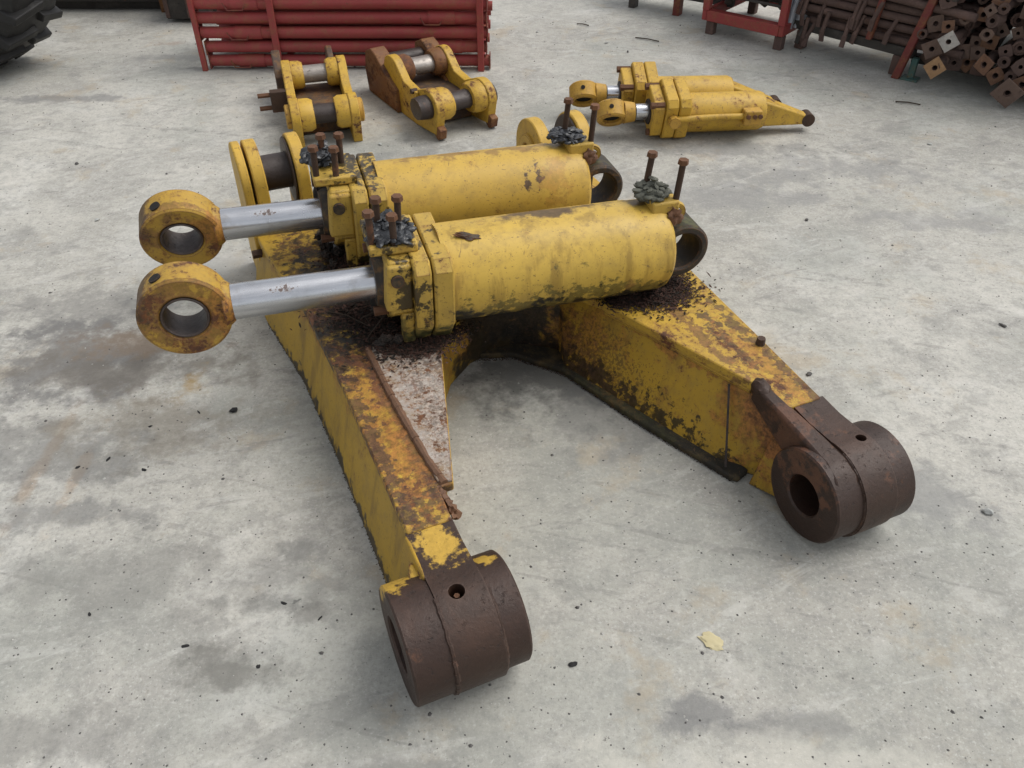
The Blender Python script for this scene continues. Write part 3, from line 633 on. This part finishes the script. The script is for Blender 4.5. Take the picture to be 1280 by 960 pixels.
# ------------------------------------------------------------------ background pair of smaller cylinders
def small_cylinder(label, loc, rz, near):
    T = thing('small_hydraulic_cylinder', label, 'hydraulic cylinder', loc, (0, 0, rz), 'smaller yellow hydraulic cylinders lying side by side')
    z = .115
    ax = Vector((.0, .72, .7)).normalized()
    c = Vector((-.15, 0, z))
    G().tubering(c-ax*.040, ax, .068, .040, .080, 36, .008).build('rod_eye', M['bg_eye'], T)
    G().cyl(c-ax*.02, c+ax*.0, .0405, seg=24).build('bore_shade_disc', M['hole'], T)  # black disc across the bore paints its unlit inside
    hp_ = c+Vector((-.01, -.046, .048)); G().cyl(hp_-Vector((0, -.006, .006)), hp_+Vector((0, -.003, .0035)), .010, seg=12).build('grease_hole_shade', M['hole'], T)  # black disc painted as the dark of a small hole
    G().lathe([(0, 0), (0, .050), (.05, .042), (.055, 0)], (-.095, 0, z), (1, 0, 0), 24).build('rod_neck', M['bg_eye'], T)
    G().cyl((-.04, 0, z), (.08, 0, z), .036, seg=28).build('rod', M['chrome'], T)
    G().lathe([(0, .037), (0, .055), (.03, .058), (.03, .037)], (.015, 0, z), (1, 0, 0), 28).build('wiper_ring', M['dark'], T)
    sq = [(-.112, -.085), (-.085, -.112), (.085, -.112), (.112, -.085), (.112, .085), (.085, .112), (-.085, .112), (-.112, .085)]
    tl = Matrix.Rotation(R(15), 2)
    sq2 = [tuple(tl @ (Vector(p)*.92)) for p in sq]
    G().prism([(a*.86, z+.004+b_*.86) for a, b_ in sq2], 'x', .022, .075).build('gland_plate', M['bg_yel'], T, .006)
    G().prism([(a, z+.010+b_) for a, b_ in sq2], 'x', .076, .130).build('head_plate', M['bg_yel'], T, .006)
    G().prism([(a*1.01, z+.010+b_*1.01) for a, b_ in sq2], 'x', .1335, .188).build('head_plate', M['bg_yel'], T, .006)
    for sy in (-1, 1):
        for sz in (-1, 1):
            q = tl @ Vector((sy*.070, sz*.070)); G().cyl((.008, q.x, z+.010+q.y), (.07, q.x, z+.010+q.y), .016, seg=6).build('head_bolt', M['bolt_head'], T)
    L = .55
    G().lathe([(.18, 0), (.18, .086), (L-.02, .086), (L, .078), (L, 0)], (0, 0, z-.012), (1, 0, 0), 44).build('barrel', M['bg_yel'], T)
    G().loft([(L-.015, -.055, z-.07), (L-.015, .055, z-.07), (L-.015, .055, z+.05), (L-.015, -.055, z+.05)], [(L+.22, -.024, z-.080), (L+.22, .024, z-.080), (L+.22, .024, z-.036), (L+.22, -.024, z-.036)]).build('tail', M['bg_yel'], T, .008)
    G().lathe([(0, 0), (0, .030), (.06, .030), (.06, 0)], (L+.225, -.030, z-.058), (0, 1, 0), 28).build('tail_eye', M['bolt'], T)
    if near:
        G().path([(.11, -.118, z+.005), (.30, -.105, z+.006), (.46, -.103, z+.004)], .014, 10).build('oil_pipe', M['bg_yel'], T)
        G().box((.43, -.13, z-.03), (.51, -.075, z+.035)).build('pipe_clamp', M['bg_eye'], T, .005)
        for a in (.445, .475, .50): G().cyl((a, -.140, z+.012), (a, -.125, z+.012), .010, seg=6).build('bolt', M['bolt_head'], T)
        G().cyl((.11, -.15, z+.0), (.11, -.11, z+.0), .026, seg=8).build('port_fitting', M['bg_eye'], T)
    return T
small_cylinder('nearer smaller yellow hydraulic cylinder with an oil pipe along its side', (.60, 3.70, 0), R(5), True)
small_cylinder('farther smaller yellow hydraulic cylinder lying behind the one with the pipe', (.49, 3.92, 0), R(2), False)

# ------------------------------------------------------------------ red props in their rack
PX0, PX1, PY = -1.66, -.10, 4.60
rk = thing('prop_rack', 'red steel rack with upright straps holding the red props', 'rack', (-.88, 4.6, 0))
def rb(lo, hi, nm, m_='red'): G().box([lo[i]-(-.88, 4.6, 0)[i] for i in range(3)], [hi[i]-(-.88, 4.6, 0)[i] for i in range(3)]).build(nm, M[m_], rk, .003)
rb((-1.27, 4.535, .0), (-1.235, 4.551, .62), 'strap_post'); rb((-.185, 4.535, .0), (-.150, 4.551, .62), 'strap_post')
rb((-1.675, 4.54, .0), (-1.648, 4.565, .62), 'strap_post')
rb((-1.27, 5.2, .0), (-1.235, 5.23, .62), 'strap_post'); rb((-.185, 5.2, .0), (-.150, 5.23, .62), 'strap_post')
rb((-1.27, 4.5515, .0), (-1.235, 5.1995, .012), 'base_bar'); rb((-.185, 4.5515, .0), (-.150, 5.1995, .012), 'base_bar')
names = ['bottom red prop at the front of the rack, lying just off the concrete', 'second red prop from the bottom at the front of the rack', 'middle red prop at the front of the rack, third from the bottom',
         'fourth red prop from the bottom at the front of the rack', 'fifth red prop from the bottom of the rack, near the top edge', 'sixth red prop from the bottom at the front of the rack']
def make_prop(x0, x1, y, z, sleeve_at, seed, label, group):
    rnd = random.Random(seed)
    T = thing('steel_prop', label, 'steel prop', (x0, y, z), (0, 0, 0), group)
    L = x1-x0
    G().cyl((0, 0, 0), (L, 0, 0), .0300, seg=20).build('tube', M['red'], T)
    a = sleeve_at*L
    G().lathe([(0, .0300), (0, .0345), (.14, .0345), (.14, .0300)], (a, 0, 0), (1, 0, 0), 20).build('collar', M['red'], T)
    G().path([(a-.04, -.029, .008), (a-.02, -.033, -.028), (a+.06, -.033, -.028), (a+.08, -.029, .008)], .0035, 6).build('pin_handle', M['red_dull'], T)
    G().box((-.006, -.036, -.036), (.0, .036, .036)).build('end_plate', M['red_dull'], T)
    G().box((L, -.036, -.036), (L+.006, .036, .036)).build('end_plate', M['red_dull'], T)
    return T
sl = [.10, .82, .12, .80, .13, .2]
for k in range(6):
    z = .043+k*.0735
    off = [.03, .02, -.02, -.03, -.045, -.05][k]
    make_prop(PX0+.02+off*.4, PX1-.02+random.uniform(-.02, .025), PY-.01+random.uniform(-.004, .004), z, sl[k], k, names[k], 'red props lying in the front of the rack')
base = None
for j in range(2, 5):
    for k in range(12):
        z = .043+k*.0735; y = PY+.03+j*.085
        o = G().cyl((0, 0, 0), (1.5, 0, 0), .0245, seg=10).build('steel_prop', M['red'], None, label='red prop deep in the rack behind the front row of props', cat='steel prop', group='red props deeper in the rack') if base is None else base.copy()
        if base is None: base = o
        else: COL.objects.link(o)
        o.location = (PX0+.03+random.uniform(-.03, .03), y, z)

# ------------------------------------------------------------------ tyre at the left edge
TY = thing('loader_tyre', 'big black lugged loader tyre cut off by the left corner', 'tyre', (-2.92, 4.64, 0), (0, 0, R(-14)))
RT = .60; prof = [(-.17, .30), (-.20, .34), (-.205, .47), (-.17, .55), (-.10, .570), (.10, .570), (.17, .55), (.205, .47), (.20, .34), (.17, .30)]
G().lathe(prof, (0, 0, RT), (0, 1, 0), 64, True).build('tyre_body', M['rubber'], TY)
for k in range(22):
    for sy in (-1, 1):
        a = 2*math.pi*(k+(.5 if sy > 0 else 0))/22
        m_ = Matrix.Translation((0, 0, RT)) @ Matrix.Rotation(a, 4, 'Y')
        lg = G(); f = lambda x, y, z: m_ @ Vector((x, y*sy, z))
        lo_ = [f(-.03, .0, .55), f(.03, .0, .55), f(.085, .20, .50), f(.025, .20, .50)]; hi_ = [f(-.022, .005, .60), f(.022, .005, .60), f(.07, .195, .585), f(.03, .195, .585)]
        lg.loft(lo_ if sy > 0 else lo_[::-1], hi_ if sy > 0 else hi_[::-1]); lg.build('tread_lug', M['rubber'], TY, .006)
G().lathe([(-.12, .0), (-.12, .2), (-.16, .30), (-.14, .31), (.14, .31), (.16, .30), (.1, .0)], (0, 0, RT), (0, 1, 0), 40).build('rim', M['dark_steel'], TY)

# ------------------------------------------------------------------ dark steel at the far left
dk = thing('steel_stack', 'low dark stack of long steel behind the tyre', 'steel stack', (-2.6, 5.74, 0))
G().box((-.9, -.06, .0), (.55, .03, .07)).build('base_beam', M['dark_steel'], dk, .006)
for k in range(30):
    y = random.uniform(-.12, .5); z = .09+random.uniform(0, .5)
    G().cyl((-.95+random.uniform(-.1, .1), y, z), (.6+random.uniform(-.1, .1), y+random.uniform(-.05, .05), z), .035, seg=8).build('tube', M['dark_steel'], dk)
G().box((.36, -.14, .0), (.385, -.115, .6)).build('post', M['bg_rust'], dk, .003)
bxx = thing('scrap_box', 'dark rusted steel box standing left of the red prop rack', 'box', (-1.93, 5.55, 0))
G().box((-.20, -.16, .02), (.22, .25, .30)).build('box_side', M['dark_steel'], bxx, .006)
for k in range(4): G().box((-.20+k*.135, -.172, .03), (-.175+k*.135, -.1605, .29)).build('rib', M['rust_prop'], bxx, .003)
G().box((-.215, -.18, .30), (.235, .26, .325)).build('rim', M['rust_prop'], bxx, .004)

# ------------------------------------------------------------------ racks and pipes at the far right
fr = thing('pipe_rack', 'low dark rack on feet holding long dark pipes, far back', 'rack', (.93, 5.64, 0), (0, 0, R(-33)))
G().box((-.25, -.025, .10), (.5, .025, .16)).build('rail', M['dark_steel'], fr, .004)
for x, m_ in ((-.165, 'dark_steel'), (.145, 'red_dull'), (.42, 'dark_steel')): G().box((x-.022, -.036, 0), (x+.022, .024, .32)).build('foot', M[m_], fr, .003)
for k in range(16):
    z = .19+.055*(k//4); y = .02+.06*(k % 4)
    G().cyl((-.30, y, z), (.55, y, z), .026, seg=8).build('pipe', M['dark_steel'], fr)

cg = thing('cage_pallet', 'red steel cage pallet filled with dark fittings and grey pipes', 'cage pallet', (1.17, 5.20, 0), (0, 0, R(-40)))
def cb(lo, hi, nm, m_='red'): G().box(lo, hi).build(nm, M[m_], cg, .004)
cb((0, -.03, .075), (.46, .03, .135), 'bottom_rail'); cb((0, .50, .075), (.46, .55, .135), 'bottom_rail')
cb((-.03, -.029, .076), (-.0005, .549, .134), 'bottom_rail'); cb((.4605, -.029, .076), (.49, .549, .134), 'bottom_rail')
for x, y in ((-.03, -.034), (.45, -.034), (-.03, .515), (.45, .515)): cb((x, y, .134), (x+.042, y+.042, .85), 'corner_post')
for x, y in ((.0, -.02), (.44, -.02), (.0, .51), (.44, .51)): cb((x, y, 0), (x+.05, y+.05, .0745), 'foot', 'rust_prop')
for k in range(5): cb((.02, -.012, .22+.1*k), (.45, -.002, .235+.1*k), 'bar', 'dark_steel')
for k in range(110):
    a = Vector((random.uniform(.03, .42), random.uniform(.03, .48), random.uniform(.15, .55)))
    b_ = a+Vector((random.uniform(-.25, .25), random.uniform(-.1, .1), random.uniform(-.05, .1)))
    G().cyl(a, b_, .022, seg=8).build('fitting', M[random.choice(['dark_steel', 'rust_prop', 'dark_steel'])], cg)
GREY = ['leftmost grey pipe standing at the right end of the red cage', 'second grey pipe from the left at the end of the red cage', 'third grey pipe from the left at the end of the red cage', 'rightmost grey pipe standing beside the red cage']
for k in range(4):
    o = G().cyl((0, 0, 0), (.12, .10, .75), .021, seg=14).build('grey_pipe', M['galv'], None, label=GREY[k], cat='pipe', group='grey pipes leaning at the end of the cage pallet')
    o.location = (1.535+.045*k, 4.945+.008*k, .10)

# stack of rusty frames in the middle right
mr = thing('frame_rack', 'dark rack with red uprights carrying the stacked rusty pipes', 'rack', (1.62, 4.98, 0), (0, 0, R(-47)))
mdir = R(-47)
def mb(lo, hi, nm, m_): G().box(lo, hi).build(nm, M[m_], mr, .004)
for x in (.04, .62): mb((x, -.03, 0), (x+.05, .03, .10), 'foot', 'rust_prop'); mb((x, .55, 0), (x+.05, .60, .10), 'foot', 'rust_prop')
mb((-.02, -.025, .1005), (.72, .025, .145), 'rail', 'dark_steel'); mb((-.02, .55, .1005), (.72, .60, .145), 'rail', 'dark_steel')
G().loft([(.66, -.075, 0), (.70, -.075, 0), (.70, -.045, 0), (.66, -.045, 0)], [(.80, -.065, .75), (.84, -.065, .75), (.84, -.035, .75), (.80, -.035, .75)]).build('upright', M['red_dull'], mr, .004)
G().loft([(.46, -.06, .15), (.49, -.06, .15), (.49, -.032, .15), (.46, -.032, .15)], [(.52, -.06, .75), (.55, -.06, .75), (.55, -.032, .75), (.52, -.032, .75)]).build('upright', M['red_dull'], mr, .004)
pm = None
lab_m = 'rusty pipe in the dark stack between the cage and the prop heap'
for r_ in range(15):
    for c_ in range(6):
        m_ = random.choice(['dark_steel', 'rust_prop', 'rust_prop', 'dark_steel', 'rust_prop', 'rust_prop', 'red_dull'])
        o = G().cyl((0, 0, 0), (.86, 0, 0), .021, seg=10).build('rusty_pipe', M[m_], None, label=lab_m, cat='pipe', group='rusty pipes in the stack between cage and prop heap')
        q = Matrix.Rotation(mdir, 3, 'Z') @ Vector((.06+random.uniform(-.06, .06), -.015+c_*.055+random.uniform(-.012, .012), .17+r_*.05+random.uniform(-.008, .008)))
        o.location = (1.62+q.x, 4.98+q.y, q.z); o.rotation_euler = (0, random.uniform(-.02, .02), mdir+random.uniform(-.03, .03))
for k in range(13):
    x = random.uniform(0, .62); z = random.uniform(.05, .3); m_ = random.choice(['rust_prop', 'rust_prop', 'rust_prop', 'dark_steel'])
    o = G(); o.box((-.013, -.005, -.03), (.013, .005, .03)); o.cyl((0, 0, .02), (random.uniform(-.02, .02), .03, .12), .012, seg=8)
    o = o.build('hanging_lug', M[m_], mr); o.location = (x, -.055+random.uniform(-.02, .02), z); o.rotation_euler = (random.uniform(-.2, .2), random.uniform(-.25, .25), random.uniform(-.4, .4))

# heap of props with square end plates, right edge
hb = thing('heap_rack', 'low rack with a green foot under the heap of square ended props', 'rack', (2.08, 4.46, 0), (0, 0, R(-38)))
G().box((.0, .10, .05), (.95, .16, .088)).build('rail', M['dark_steel'], hb, .004)
G().box((.03, -.02, .0), (.062, .012, .11)).build('foot', M['green'], hb, .003)
G().box((.005, -.045, .0), (.09, .03, .010)).build('foot_plate', M['green'], hb, .002)
for x in (.45, .9): G().box((x, .10, 0), (x+.04, .16, .0495)).build('foot', M['rust_prop'], hb, .003)
def plate_mesh(mname, mat, s_=.040, hr=.014, cn=1.0):
    b = bmesh.new(); n_ = 8
    sqp = [(s_, 0), (s_*cn, s_*cn), (0, s_), (-s_*cn, s_*cn), (-s_, 0), (-s_*cn, -s_*cn), (0, -s_), (s_*cn, -s_*cn)]
    rows = []
    for y in (-.004, .004):
        o_ = [b.verts.new((x, y, z)) for x, z in sqp]
        i_ = [b.verts.new((hr*math.cos(2*math.pi*k/n_), y, hr*math.sin(2*math.pi*k/n_))) for k in range(n_)]
        rows.append((o_, i_))
    for k in range(n_):
        k2 = (k+1) % n_
        for o_, i_ in rows: b.faces.new((o_[k], o_[k2], i_[k2], i_[k]))
        b.faces.new((rows[0][0][k], rows[1][0][k], rows[1][0][k2], rows[0][0][k2])); b.faces.new((rows[0][1][k], rows[0][1][k2], rows[1][1][k2], rows[1][1][k]))
    bmesh.ops.recalc_face_normals(b, faces=b.faces[:]); me = bpy.data.meshes.new(mname); b.to_mesh(me); b.free(); me.materials.append(mat); return me
PM = [plate_mesh('end_plate', M[m_], q, h_, c_) for m_, q, h_, c_ in (('rust_plate', .040, .014, 1.0), ('rust_plate', .036, .018, .78), ('rust_prop', .040, .012, .9), ('rust_plate', .033, .012, 1.0), ('rust_brown', .038, .016, .95), ('rust_prop', .034, .014, .72))]
PG, PO = plate_mesh('end_plate', M['grey_plate']), plate_mesh('end_plate', M['ochre_plate'])
TM = G().lathe([(0, .012), (0, .024), (1.3, .024), (1.3, .012)], (0, 0.004, 0), (0, 1, 0), 10, True).build('tube', M['rust_prop']); tme = TM.data; bpy.data.objects.remove(TM)
hd = R(-38); HR = Matrix.Rotation(hd, 3, 'Z')
def heap_prop(u, v, z, pm_, label, sc=1.):
    grp = 'rusty props with squarish end plates in the heap' if pm_ else 'rusty open ended tubes in the heap'
    T = thing('heaped_prop', label, 'steel prop', tuple(Vector((2.08, 4.46, 0))+HR @ Vector((u, v, z))), (random.uniform(-.05, .05), 0, hd+random.uniform(-.10, .10)), grp)
    o = bpy.data.objects.new('tube', tme); COL.objects.link(o); o.parent = T
    p = bpy.data.objects.new('end_plate' if pm_ else 'collar', pm_ or cme); COL.objects.link(p); p.parent = T; p.rotation_euler = (random.uniform(-.28, .28), random.uniform(0, 1.57), random.uniform(-.28, .28)); p.scale = (sc, 1, sc)
    c_ = bpy.data.objects.new('collar', cme); COL.objects.link(c_); c_.parent = T; c_.location = (0, random.uniform(.1, .2), 0)
    return T
CMo = G().lathe([(0, .024), (0, .034), (.06, .034), (.06, .024)], (0, 0, 0), (0, 1, 0), 10, True).build('collar', M['rust_prop']); cme = CMo.data; bpy.data.objects.remove(CMo)
HL = 'rusty prop with a squarish end plate in the heap at the right edge'
for r_ in range(13):
    for c_ in range(13):
        u = .07+c_*.072+(.036 if r_ % 2 else 0)+random.uniform(-.018, .018)+.012*r_*0; z = .115+r_*.060+random.uniform(-.016, .016)
        v = random.uniform(-.09, .06)+.004*r_
        bare = random.random() < .3
        heap_prop(u, v, z, None if bare else random.choice(PM), 'rusty open ended tube among the square plated props at the right edge' if bare else HL, random.uniform(.72, 1.05))
heap_prop(.175, -.135, .122, PO, 'prop with an ochre square end plate low in the heap at the right edge', 1.0)
heap_prop(.20, -.135, .255, PG, 'prop with a pale grey square end plate near the left of the heap', .95)
heap_prop(.535, -.14, .078, PM[0], 'lowest rusty prop of the heap, its wide end plate near the concrete', 1.35)

# ------------------------------------------------------------------ litter on the frame, debris on the ground
def FP(a, b_, z): return Matrix.Translation((-.23, .94, 0)) @ Matrix.Rotation(.414, 4, 'Z') @ Vector((a, b_, z))
def litter(label, spots, n_, zb, seed):
    rnd = random.Random(seed); g_ = G()
    for _ in range(n_):
        a, b_, sa, sb_, hh = rnd.choice(spots)
        da, db = rnd.gauss(0, sa), rnd.gauss(0, sb_)
        fall = math.exp(-(da/sa)**2*.5-(db/sb_)**2*.5)
        p = FP(a+da, b_+db, zb+hh*fall*rnd.random()+.001)
        th = rnd.uniform(0, 6.28); l_ = rnd.uniform(.002, .009)*(1.6 if rnd.random() < .12 else 1); w_ = rnd.uniform(.001, .0035)
        d = Vector((math.cos(th), math.sin(th), rnd.uniform(-.35, .35))).normalized()*l_; e = d.cross(Vector((rnd.uniform(-.4, .4), rnd.uniform(-.4, .4), 1))).normalized()*w_
        vs = [g_.b.verts.new(p+x) for x in (-d-e*.4, -d*.1-e, d-e*.2, d*.9+e*.3, e, -d*.9+e*.5)]
        up_ = Vector((0, 0, w_*.5)); vs[1].co += up_; vs[4].co += up_
        g_._face(vs[:3]+[vs[4]], 0 if rnd.random() < .6 else 1); g_._face([vs[2], vs[3], vs[4]], 0); g_._face([vs[0], vs[4], vs[5]], 1)
    g_.build('leaf_litter', [M['litter'], M['litter_dark']], None, label=label, cat='leaf litter', kind='stuff')
litter('dry brown needles and leaves heaped round the heads of the large cylinders', [(.27, .86, .05, .05, .035), (.34, .80, .035, .04, .03), (.22, 1.0, .06, .06, .012), (.33, .77, .05, .03, .012), (.34, .78, .05, .03, .014), (.27, 1.20, .05, .06, .02)], 10000, .257, 1)
litter('dark dry litter caught under the rear of the nearer cylinder on the right arm', [(1.0, .74, .045, .04, .022), (1.06, .74, .05, .05, .008), (.94, .74, .03, .02, .02)], 7000, .251, 2)
def edge_dirt(label, lines, n_, seed):
    rnd = random.Random(seed); g_ = G()
    for _ in range(n_):
        (a0, b0), (a1, b1), sd_ = rnd.choice(lines); f = rnd.random()
        o_ = (abs(rnd.gauss(0, .0028))-.0045)*sd_
        c = FP(a0+(a1-a0)*f+o_, b0+(b1-b0)*f+rnd.uniform(-.01, .01), 0); r_ = rnd.uniform(.0006, .0020)
        tp = g_.b.verts.new(c+Vector((0, 0, r_*rnd.uniform(.5, 1.2)))); ph = rnd.uniform(0, 6)
        rg_ = [g_.b.verts.new(c+Vector((math.cos(ph+1.2566*j), math.sin(ph+1.2566*j), 0))*r_*rnd.uniform(.6, 1.5)) for j in range(5)]
        mi = 0 if rnd.random() < .4 else 1
        for j in range(5): g_._face((rg_[j], rg_[(j+1) % 5], tp), mi)
    g_.build('dirt', [M['litter'], M['litter_dark']], None, label=label, cat='dirt', kind='stuff', smooth=20)
edge_dirt('dark dirt and rust crumbs along the foot of the left arm', [((.040, .18), (.041, .70), -1), ((.041, .70), (.031, 1.05), -1), ((.031, 1.05), (-.009, 1.40), -1)], 1100, 3)
edge_dirt('dark dirt along the foot of the right arm between the two arms', [((.965, .20), (.858, .468), -1), ((.858, .468), (.756, .772), -1), ((.756, .772), (.652, .905), -1), ((.652, .905), (.52, .955), -1)], 1300, 4)
TW = ['forked dark twig leaning on the left arm by the cylinder head', 'thin bent twig across the top of the left arm', 'short twig poking out below the chrome rod']
for k, pts in enumerate([[(.20, .92, .27), (.235, .90, .295), (.26, .87, .285), (.29, .86, .31)], [(.13, 1.0, .262), (.17, .95, .272), (.22, .87, .268), (.24, .83, .262)], [(.20, .84, .265), (.25, .86, .30), (.27, .90, .33)]]):
    g_ = G(); c0 = FP(*pts[0]); q = [FP(*p)-c0 for p in pts]
    g_.path(q, .0018, 6); g_.path([q[1], q[1]+Vector((.03, .02, .02))], .0012, 5); g_.path([q[2], q[2]+Vector((-.02, .03, .012))], .0011, 5)
    o = g_.build('twig', M['twig'], None, label=TW[k], cat='twig'); o.location = c0
YT = ['thin dry twig on the concrete left of the far right cage', 'dark flat twig on the concrete in front of the prop heap', 'long scrap of bark far back on the open concrete']
for k, (a, c) in enumerate([((.73, 5.09), (.86, 5.02)), ((1.92, 4.10), (2.03, 4.06)), ((.40, 5.35), (.47, 5.32))]):
    g_ = G(); d = Vector((c[0]-a[0], c[1]-a[1], 0)); g_.path([Vector((0, 0, .006)), d*.5+Vector((0, .006, .008)), d+Vector((0, 0, .006))], .0035, 6)
    o = g_.build('twig', M['twig'], None, label=YT[k], cat='twig'); o.location = (*a, 0)
def bit(name, label, cat, loc, rad, seed, mat, group=None, sub=2):
    g_ = G(); lump(g_, (0, 0, rad[2]*.75), rad, seed, .5, 1.6, sub, Matrix.Rotation(seed*1.3, 3, 'Z')); o = g_.build(name, M[mat], None, label=label, cat=cat, group=group, smooth=30); o.location = (*loc, 0); return o
bit('stone', 'small grey stone chip on the concrete right of the right boss', 'stone', (1.20, 1.40), (.012, .009, .007), 2, 'stone')
bit('scrap', 'black scrap on the concrete just left of the left arm', 'scrap', (-.80, 1.785), (.011, .008, .006), 5, 'scrap')
bit('scrap', 'pale yellow scrap lying on the concrete between the two bosses', 'scrap', (.437, 1.03), (.016, .026, .003), 8, 'paper', sub=3)
bit('scrap', 'black scrap on the concrete to the right of the left boss', 'scrap', (.13, .975), (.006, .009, .003), 11, 'scrap')
for k, p in enumerate([(-1.09, 1.59), (-.98, 1.55), (-1.16, 1.56), (-.95, 1.10), (-.71, 1.02), (-.54, .97), (-.52, 1.13), (-.43, 1.09), (-.90, 1.78), (-1.02, 1.72)]):
    bit('rubber_scrap', 'small flat dark scrap on the concrete left of the left arm and boss', 'scrap', p, (random.uniform(.004, .010), random.uniform(.002, .0045), .0015), 30+k, 'scrap', 'dark scraps scattered left of the left arm')
for k, p in enumerate([(-.95, 3.05), (-.78, 3.1), (-.6, 3.6), (.55, 5.0), (.66, 4.85), (1.9, 3.6), (1.15, 2.9), (1.6, 2.2), (.9, 1.95), (1.5, 1.75), (-1.9, 3.4), (-1.62, 2.9), (.7, 4.4), (.15, 5.2)]):
    bit('pebble', 'little pebble on the open concrete of the yard', 'pebble', p, (random.uniform(.006, .012), random.uniform(.005, .009), .005), 60+k, random.choice(['stone_dark', 'stone', 'stone_dark']), 'pebbles on the open concrete')
rnd = random.Random(5)
for name_, mat_, n_, lab in (('light_grit', 'grit', 2600, 'pale grit strewn over the concrete yard'), ('dark_grit', 'stone_dark', 2600, 'dark grit strewn over the concrete yard')):
    g_ = G()
    for _ in range(n_):
        y = .55+rnd.random()**1.5*5; x = rnd.uniform(-1, 1)*(.7+y*.62); r_ = rnd.uniform(.0008, .0026)*(1+.15*y)
        if rnd.random() < .05: r_ *= 1.8
        c = Vector((x, y, 0)); tp = g_.b.verts.new(c+Vector((rnd.uniform(-.3, .3)*r_, rnd.uniform(-.3, .3)*r_, r_*rnd.uniform(.6, 1.1))))
        k_ = 5; ph = rnd.uniform(0, 6); ring_ = [g_.b.verts.new(c+Vector((math.cos(ph+6.283*j/k_), math.sin(ph+6.283*j/k_), 0))*r_*rnd.uniform(.7, 1.3)) for j in range(k_)]
        for j in range(k_): g_._face((ring_[j], ring_[(j+1) % k_], tp))
    g_.build(name_, M[mat_], None, label=lab, cat='grit', kind='stuff', smooth=20)
